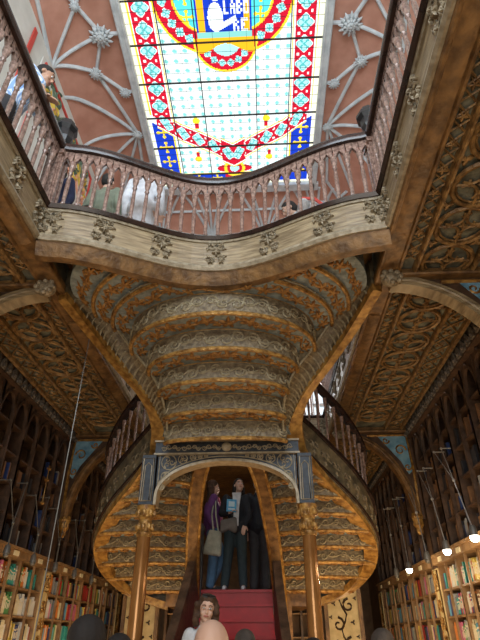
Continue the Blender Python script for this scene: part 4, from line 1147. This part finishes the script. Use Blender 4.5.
def person(label, loc, rz=0.0, h=1.65, pose=None, skin='skin', hair='black', hairstyle='short', top=None, bottom=None, shoes='shoeblack', sleeve=1.0, topname='shirt', bottomname='trousers', voxel=.012, head_tilt=(0, 0, 0), jacket_open=None):
    k = h/1.70; r = empty('person', label, 'person', loc, None, rz)
    J = dict(pel=(0, 0, .93), che=(0, .0, 1.24), nec=(0, .01, 1.43), hd=(0, -.01, 1.58),
             sl=(.165, .01, 1.38), sr=(-.165, .01, 1.38), el=(.22, .03, 1.10), er=(-.22, .03, 1.10), wl=(.23, -.05, .87), wr=(-.23, -.05, .87),
             hl=(.085, 0, .90), hr=(-.085, 0, .90), kl=(.095, -.02, .49), kr=(-.095, -.02, .49), al=(.10, .02, .09), ar=(-.10, .02, .09), dl=(0, -.1, -1), dr=(0, -.1, -1))
    if pose: J.update(pose)
    J = {a: Vector(b)*(k if a not in ('dl', 'dr') else 1) for a, b in J.items()}
    R_ = Matrix.Rotation(head_tilt[2], 3, 'Z') @ Matrix.Rotation(head_tilt[0], 3, 'X') @ Matrix.Rotation(head_tilt[1], 3, 'Y')
    hd = J['hd']
    def H(x, y, z): return hd + R_ @ (Vector((x, y, z))*k)
    # body: one continuous surface
    b = MB()
    capsule(b, J['pel']+Vector((.05*k, 0, 0)), J['pel']-Vector((.05*k, 0, 0)), .11*k, .11*k)
    chain(b, [J['pel'], J['pel'].lerp(J['che'], .5), J['che'], J['nec']-Vector((0, 0, .06*k))], [.125*k, .11*k, .125*k, .07*k])
    for s_ in ('l', 'r'):
        capsule(b, J['che']+(J['s'+s_]-J['che'])*.35, J['s'+s_]*1.0-Vector((0, 0, .03*k)), .095*k, .055*k)
        chain(b, [J['s'+s_], J['e'+s_], J['w'+s_]], [.05*k, .038*k, .026*k])
        hand(b, J['w'+s_], J['d'+s_], Vector((0, 1, .0)) if abs(J['d'+s_].z) > .5 else Vector((0, 0, -1)), .17*k, .35, 1 if s_ == 'l' else -1)
        chain(b, [J['h'+s_], J['k'+s_], J['a'+s_]], [.088*k, .055*k, .038*k])
        capsule(b, J['a'+s_]-Vector((0, 0, .03*k)), J['a'+s_]+Vector((0, -.14*k, -.06*k)), .038*k, .028*k)
    capsule(b, J['nec']-Vector((0, 0, .05*k)), H(0, .01, -.05), .055*k, .050*k)
    def ell(mb, c, sx, sy, sz, n=12):
        o = len(mb.v); mb.ball((0, 0, 0), 1.0, n)
        for i in range(o, len(mb.v)):
            x, y, z = mb.v[i]; mb.v[i] = tuple(H(c[0]+x*sx, c[1]+y*sy, c[2]+z*sz))
    ell(b, (0, .008, .03), .076, .094, .092); ell(b, (0, -.022, -.045), .058, .066, .068); ell(b, (0, -.062, -.092), .026, .024, .022)
    ell(b, (.034, -.055, -.03), .028, .028, .028); ell(b, (-.034, -.055, -.03), .028, .028, .028)
    capsule(b, H(0, -.082, .012), H(0, -.102, -.026), .009*k, .0135*k); ell(b, (.079, .005, -.005), .011, .02, .032, 6); ell(b, (-.079, .005, -.005), .011, .02, .032, 6)
    ell(b, (0, -.083, -.058), .022, .010, .011, 6)
    me = bake(b, voxel*.75, 2); me.materials.append(M[skin]); o = bpy.data.objects.new('body', me); COL.objects.link(o); o.parent = r
    m = MB(); ell(m, (.031, -.080, .008), .013, .010, .009, 8); m.build('eye', 'eyewhite', r, True); m = MB(); ell(m, (-.031, -.080, .008), .013, .010, .009, 8); m.build('eye', 'eyewhite', r, True)
    for sx in (1, -1):
        m = MB(); ell(m, (sx*.031, -.088, .008), .0065, .004, .0065, 8); m.build('iris', 'iris', r, True)
        m = MB(); m.tube([H(sx*.014, -.093, .030), H(sx*.032, -.092, .036), H(sx*.050, -.078, .030)], .0042*k, 5); m.build('eyebrow', HC[hair if hair else 'grey'], r)
    m = MB(); m.tube([H(-.024, -.086, -.058), H(-.01, -.0945, -.055), H(0, -.0955, -.057), H(.01, -.0945, -.055), H(.024, -.086, -.058)], [.003, .006, .006, .006, .003], 6); m.build('lips', 'lip', r, True)
    if hair and hairstyle != 'bald':
        m = MB(); rn = random.Random(int(h*1000)+len(label))
        ell(m, (0, .022, .050), .086, .098, .092)
        ell(m, (0, .045, -.005), .080, .075, .085)
        if hairstyle == 'long':
            for x in (-.06, -.03, 0, .03, .06): capsule(m, H(x, .05, -.02), H(x*1.2, .085, -.26), .045*k, .03*k)
            for x in (-1, 1): capsule(m, H(x*.07, .02, .03), H(x*.085, .01, -.12), .028*k, .02*k)
        if hairstyle == 'curly':
            for q in range(120):
                a = rn.uniform(0, 2*PI); e = rn.uniform(-.9, 1.4); x = math.cos(a)*math.cos(e); y = math.sin(a)*math.cos(e); z = math.sin(e)
                if y < -.35 and z < .62: continue
                c = (x*.095, y*.095+.02, z*.10+.015); ell(m, c, .028, .028, .028, 5)
            for sx in (-1, 1):
                for zz in (.03, -.02, -.06, -.10, -.13): ell(m, (sx*(.088+rn.uniform(-.005, .015)), rn.uniform(-.02, .03), zz), .036, .045, .036, 6)
        me = bake(m, .009 if hairstyle != 'curly' else .008, 1); me.materials.append(HC[hair]); o = bpy.data.objects.new('hair', me); COL.objects.link(o); o.parent = r
    g = .016*k
    if top:
        t = MB()
        chain(t, [J['pel']+Vector((0, 0, .0)), J['pel'].lerp(J['che'], .5), J['che'], J['nec']-Vector((0, 0, .055*k))], [.135*k+g, .12*k+g, .13*k+g, .075*k+g*.5])
        capsule(t, J['pel']+Vector((.06*k, 0, .0)), J['pel']-Vector((.06*k, 0, 0)), .12*k+g, .12*k+g)
        for s_ in ('l', 'r'):
            capsule(t, J['che']+(J['s'+s_]-J['che'])*.35, J['s'+s_]-Vector((0, 0, .03*k)), .10*k+g*.5, .06*k+g*.5)
            if sleeve >= 1: chain(t, [J['s'+s_], J['e'+s_], J['e'+s_].lerp(J['w'+s_], .93)], [.055*k+g, .042*k+g, .030*k+g*.8])
            else: chain(t, [J['s'+s_], J['s'+s_].lerp(J['e'+s_], .9)], [.055*k+g, .046*k+g])
        me = bake(t, .014, 2); me.materials.append(M[top]); o = bpy.data.objects.new(topname, me); COL.objects.link(o); o.parent = r
    if bottom:
        t = MB()
        if bottomname == 'skirt':
            for i in range(6): capsule(t, J['pel']+Vector((0, 0, .05*k-.13*i*k)), J['pel']+Vector((0, 0, -.08*k-.13*i*k)), (.13+.012*i)*k+g, (.142+.012*i)*k+g)
        else:
            capsule(t, J['pel']+Vector((.055*k, 0, -.0)), J['pel']-Vector((.055*k, 0, 0)), .112*k+g, .112*k+g)
            for s_ in ('l', 'r'): chain(t, [J['h'+s_], J['k'+s_], J['a'+s_]+Vector((0, 0, .0))], [.092*k+g, .062*k+g, .052*k+g])
        me = bake(t, .014, 2); me.materials.append(M[bottom]); o = bpy.data.objects.new(bottomname, me); COL.objects.link(o); o.parent = r
    for s_ in ('l', 'r'):
        t = MB(); a = J['a'+s_]; capsule(t, a+Vector((0, .03*k, -.045*k)), a+Vector((0, -.16*k, -.058*k)), .043*k, .032*k)
        me = bake(t, .010, 1)
        zmin = min(v.co.z for v in me.vertices)
        me.materials.append(M[shoes]); o = bpy.data.objects.new('shoe', me); COL.objects.link(o); o.parent = r
    return r, J, H
for n, c in dict(shoeblack=(.03, .03, .03), shoewhite=(.7, .7, .72), suit=(.018, .022, .03), slacks=(.035, .06, .07), whitecloth=(.72, .74, .76), purple=(.16, .05, .22), jeans=(.10, .22, .40), stripes=(.42, .55, .75), navy=(.02, .03, .09), palewhite=(.78, .80, .84), olive=(.22, .25, .18), red=(.6, .03, .04), charcoal=(.05, .05, .055), yellowtop=(.70, .50, .08), tote=(.50, .52, .42), greybag=(.20, .18, .16), scarf=(.55, .12, .22)).items():
    if n != 'red': M[n] = cloth('cloth_'+n, c)
# striped shirt: thin vertical stripes
def stripe_mat(name, a, b_, sc):
    m = bpy.data.materials.new(name); m.use_nodes = True; nt = m.node_tree; b = nt.nodes['Principled BSDF']; b.inputs['Roughness'].default_value = .8
    tc = nt.nodes.new('ShaderNodeTexCoord'); wv = nt.nodes.new('ShaderNodeTexWave'); wv.inputs['Scale'].default_value = sc; rp = nt.nodes.new('ShaderNodeValToRGB')
    rp.color_ramp.elements[0].color = (*a, 1); rp.color_ramp.elements[1].color = (*b_, 1); rp.color_ramp.elements[0].position = .45; rp.color_ramp.elements[1].position = .55
    nt.links.new(tc.outputs['Object'], wv.inputs[0]); nt.links.new(wv.outputs['Fac'], rp.inputs[0]); nt.links.new(rp.outputs[0], b.inputs['Base Color']); return m
M['stripes'] = stripe_mat('blue_striped_cotton', (.25, .40, .66), (.66, .74, .84), 14)
# woman on the red landing
wp, J, H = person('woman in black jacket and dark slacks on red landing, looking up, holding blue booklet', (-.03, 8.25, ZL), 0, 1.60,
    dict(er=(-.23, -.04, 1.13), wr=(-.10, -.22, 1.10), dr=(.8, -.25, .35), el=(.22, -.03, 1.09), wl=(.15, -.14, .93), dl=(-.2, -.2, -.9), kl=(.10, -.03, .49), al=(.12, 0, .09), kr=(-.12, -.03, .49), ar=(-.17, 0, .09), hd=(.05, -.015, 1.58), nec=(.02, .01, 1.43)),
    'skin', 'black', 'long', 'suit', 'slacks', 'shoewhite', topname='jacket', head_tilt=(-.22, 0, .35), voxel=.010)
t = MB(); t.prism([(-.055, 1.44), (.095, 1.44), (.06, 1.2), (.05, .92), (-.03, .92), (-.03, 1.2)], lambda a, b, d: Vector((a*.94, -.125-.02*(1.3-b)+d-.03, b*.94)), 0, .05); t.build('white_blouse', 'whitecloth', wp)
t = MB(); t.tube([(-.14, -.05, 1.33), (-.10, -.17, 1.1), (-.02, -.185, .95)], .012, 6); t.build('bag_strap', 'charcoal', wp)
bk = MB(); bk.box(-.075, .075, -.012, .012, -.095, .095, 0); bk.box(-.045, .045, -.014, -.011, -.02, .06, 1); bk.box(-.05, .05, -.014, -.011, -.07, -.045, 1)
M['bluecover'] = mat('blue_cover', (.05, .32, .62), (.12, .50, .78), .35, 0, 20); M['paleprint'] = mat('pale_print', (.55, .75, .85), rough=.5)
o = bk.build('booklet', ['bluecover', 'paleprint']); o.location = (-.085, 8.02, ZL+1.14); o.rotation_euler = (-.2, .05, .1); tag(o, 'bright blue booklet held up in the hand of the woman in black', 'booklet')
mb = MB(); 
for q in range(5): capsule(mb, (-.10+.045*q, 0, .0-.02*abs(q-2)), (-.10+.045*q, 0, .07+.01*q), .045, .035)
me = bake(mb, .012, 3); me.materials.append(M['greybag']); o = bpy.data.objects.new('handbag', me); COL.objects.link(o); o.location = (-.12, 8.05, ZL+.84); tag(o, 'soft grey-brown handbag at the waist of the woman in black', 'bag')
# left person with scarf and tote
lp, J, H = person('person at the left of the landing in purple top, pink scarf and jeans', (-.42, 8.42, ZL), PI/2+.3, 1.62,
    dict(kl=(.10, -.22, .52), al=(.10, -.02, .12), er=(-.20, .12, 1.12), wr=(-.22, .02, .92)), 'skin', 'brown', 'long', 'purple', 'jeans', 'shoeblack', topname='blouse')
m = MB()
for q in range(12):
    a = q/11; m.ball((.12*math.cos(a*3)+.05, -.13-.02*math.sin(q), 1.36-.5*a), .05, 6, 0, (1, .6, 1))
me = bake(m, .013, 2); me.materials.append(M['scarf']); o = bpy.data.objects.new('scarf', me); COL.objects.link(o); o.parent = lp
m = MB()
for q in range(5): capsule(m, (-.10+.05*q, 0, .02), (-.07+.035*q, 0, .30), .045, .03)
me = bake(m, .013, 3); me.materials.append(M['tote']); o = bpy.data.objects.new('tote_bag', me); COL.objects.link(o); o.location = (-.38, 8.12, ZL+.48); o.rotation_euler = (0, .15, 0)
tag(o, 'pale olive slouchy tote bag hanging beside the person in purple', 'bag')
m = MB(); m.tube([(-.03, 0, .31), (-.10, .05, .55), (-.12, .12, .82)], .012, 6); m.tube([(.05, 0, .31), (-.04, .05, .56), (-.10, .12, .82)], .012, 6); q_ = m.build('strap', 'tote', o)
# right person
person('person at the right of the landing, dark suit jacket, back half turned', (.33, 8.55, ZL), PI-.4, 1.72, dict(el=(.24, .05, 1.1)), 'skin', 'black', 'short', 'suit', 'charcoal', 'shoeblack', topname='jacket')
person('person in purple sweater and black trousers half hidden behind the dark jacket', (.42, 8.95, ZL), 0, 1.55, None, 'skin', 'black', 'short', 'purple', 'charcoal', 'shoeblack', topname='sweater')
# smiling woman on the lower steps
fwm, J, H = person('smiling woman with curly brown hair and white cardigan low on the red steps', (-.16, 5.42, .367), .12, 1.60, dict(hd=(.02, -.03, 1.57), sl=(.135, .03, 1.35), sr=(-.135, .03, 1.35)), 'skin', 'brown', 'curly', 'whitecloth', 'navy', 'shoeblack', topname='cardigan', voxel=.008, head_tilt=(.05, .12, 0))
m = MB()
for sx in (-1, 1):
    m.prism([(sx*.012, .0), (sx*.06, .004), (sx*.058, .034), (sx*.014, .032)], lambda a, b, d: H(a, -.062-d-abs(a)*-.25, .098+b), 0, .006)
m.tube([H(-.07, -.045, .12), H(-.03, -.068, .12), H(.03, -.068, .12), H(.07, -.045, .12)], .005, 5); m.build('sunglasses', 'black', fwm)
# people on the floor in front, seen from the crown down
person('bald man in dark jacket in front of the smiling woman, seen from behind', (.19, 2.5, 0), PI, 1.675, None, 'skin', None, 'bald', 'charcoal', 'navy', topname='jacket')
person('visitor with smooth black hair in front of the left column', (-.37, 2.6, 0), PI, 1.68, None, 'skin', 'black', 'short', 'navy', 'charcoal')
person('visitor with black hair farther off to the right of the smooth-haired one', (-.45, 3.5, 0), PI, 1.62, None, 'skin', 'black', 'short', 'charcoal', 'jeans')
person('visitor with grey-brown hair just right of the bald man', (.24, 4.7, 0), PI+.3, 1.66, None, 'skin', 'greybrown', 'short', 'olive', 'charcoal')
person('visitor with dark hair low behind the right column foot', (.74, 4.2, 0), PI, 1.60, None, 'skin', 'black', 'long', 'charcoal', 'navy')
person('visitor with wispy grey-brown hair by the right bookcases', (1.22, 4.2, 0), PI, 1.655, None, 'skin', 'greybrown', 'short', 'navy', 'charcoal')
# people on the gallery
GF = ZT-.06+.002
person('man in blue striped shirt leaning on the left gallery rail, looking down', (-2.0, 2.95, GF), PI/2+.35, 1.76,
    dict(pel=(0, .02, .93), che=(0, -.08, 1.23), nec=(0, -.16, 1.42), hd=(0, -.22, 1.56), sl=(.17, -.13, 1.37), sr=(-.17, -.13, 1.37), el=(.22, -.30, 1.12), wl=(.24, -.34, .96), er=(-.22, -.28, 1.10), wr=(-.22, -.34, .96), dl=(0, -.9, -.2), dr=(0, -.9, -.2)),
    'skintan', 'black', 'short', 'stripes', 'charcoal', sleeve=.8, head_tilt=(.35, 0, 0))
person('person in dark plaid and navy standing beside the left corner post', (-1.98, 4.15, GF), 0, 1.25+.3, None, 'skin', 'black', 'short', 'navy', 'jeans')
person('visitor in green-grey top behind the left part of the bridge balusters', (-1.42, 4.30, GF-.02), PI, 1.50, None, 'skin', 'black', 'short', 'olive', 'charcoal')
person('grey-haired person in long white clothes with back to the bridge rail', (-.92, 4.25, GF-.02), PI, 1.60, None, 'skin', 'grey', 'curly', 'palewhite', 'palewhite', topname='coat', bottomname='skirt')
bp, J, H = person('black-haired man in white shirt with red strap bending behind the bridge rail', (1.22, 4.40, GF-.02), -PI/2, 1.62,
    dict(pel=(0, .0, .80), che=(0, -.20, .88), nec=(0, -.33, .90), hd=(0, -.43, .96), sl=(.17, -.27, .90), sr=(-.17, -.27, .90), el=(.2, -.32, .66), er=(-.2, -.32, .66), wl=(.16, -.40, .46), wr=(-.16, -.40, .46), kl=(.1, -.10, .44), kr=(-.1, -.10, .44), hl=(.085, 0, .78), hr=(-.085, 0, .78)),
    'skin', 'black', 'short', 'whitecloth', 'navy', head_tilt=(.5, 0, 0))
m = MB(); m.tube([(.10, .0, .86), (.10, -.12, 1.0), (.08, -.28, 1.03)], .02, 6); m.build('strap', 'redpaint', bp)
person('person in yellow top beyond the right corner post', (1.98, 4.5, GF), 0, 1.45, None, 'skin', 'black', 'short', 'yellowtop', 'navy')
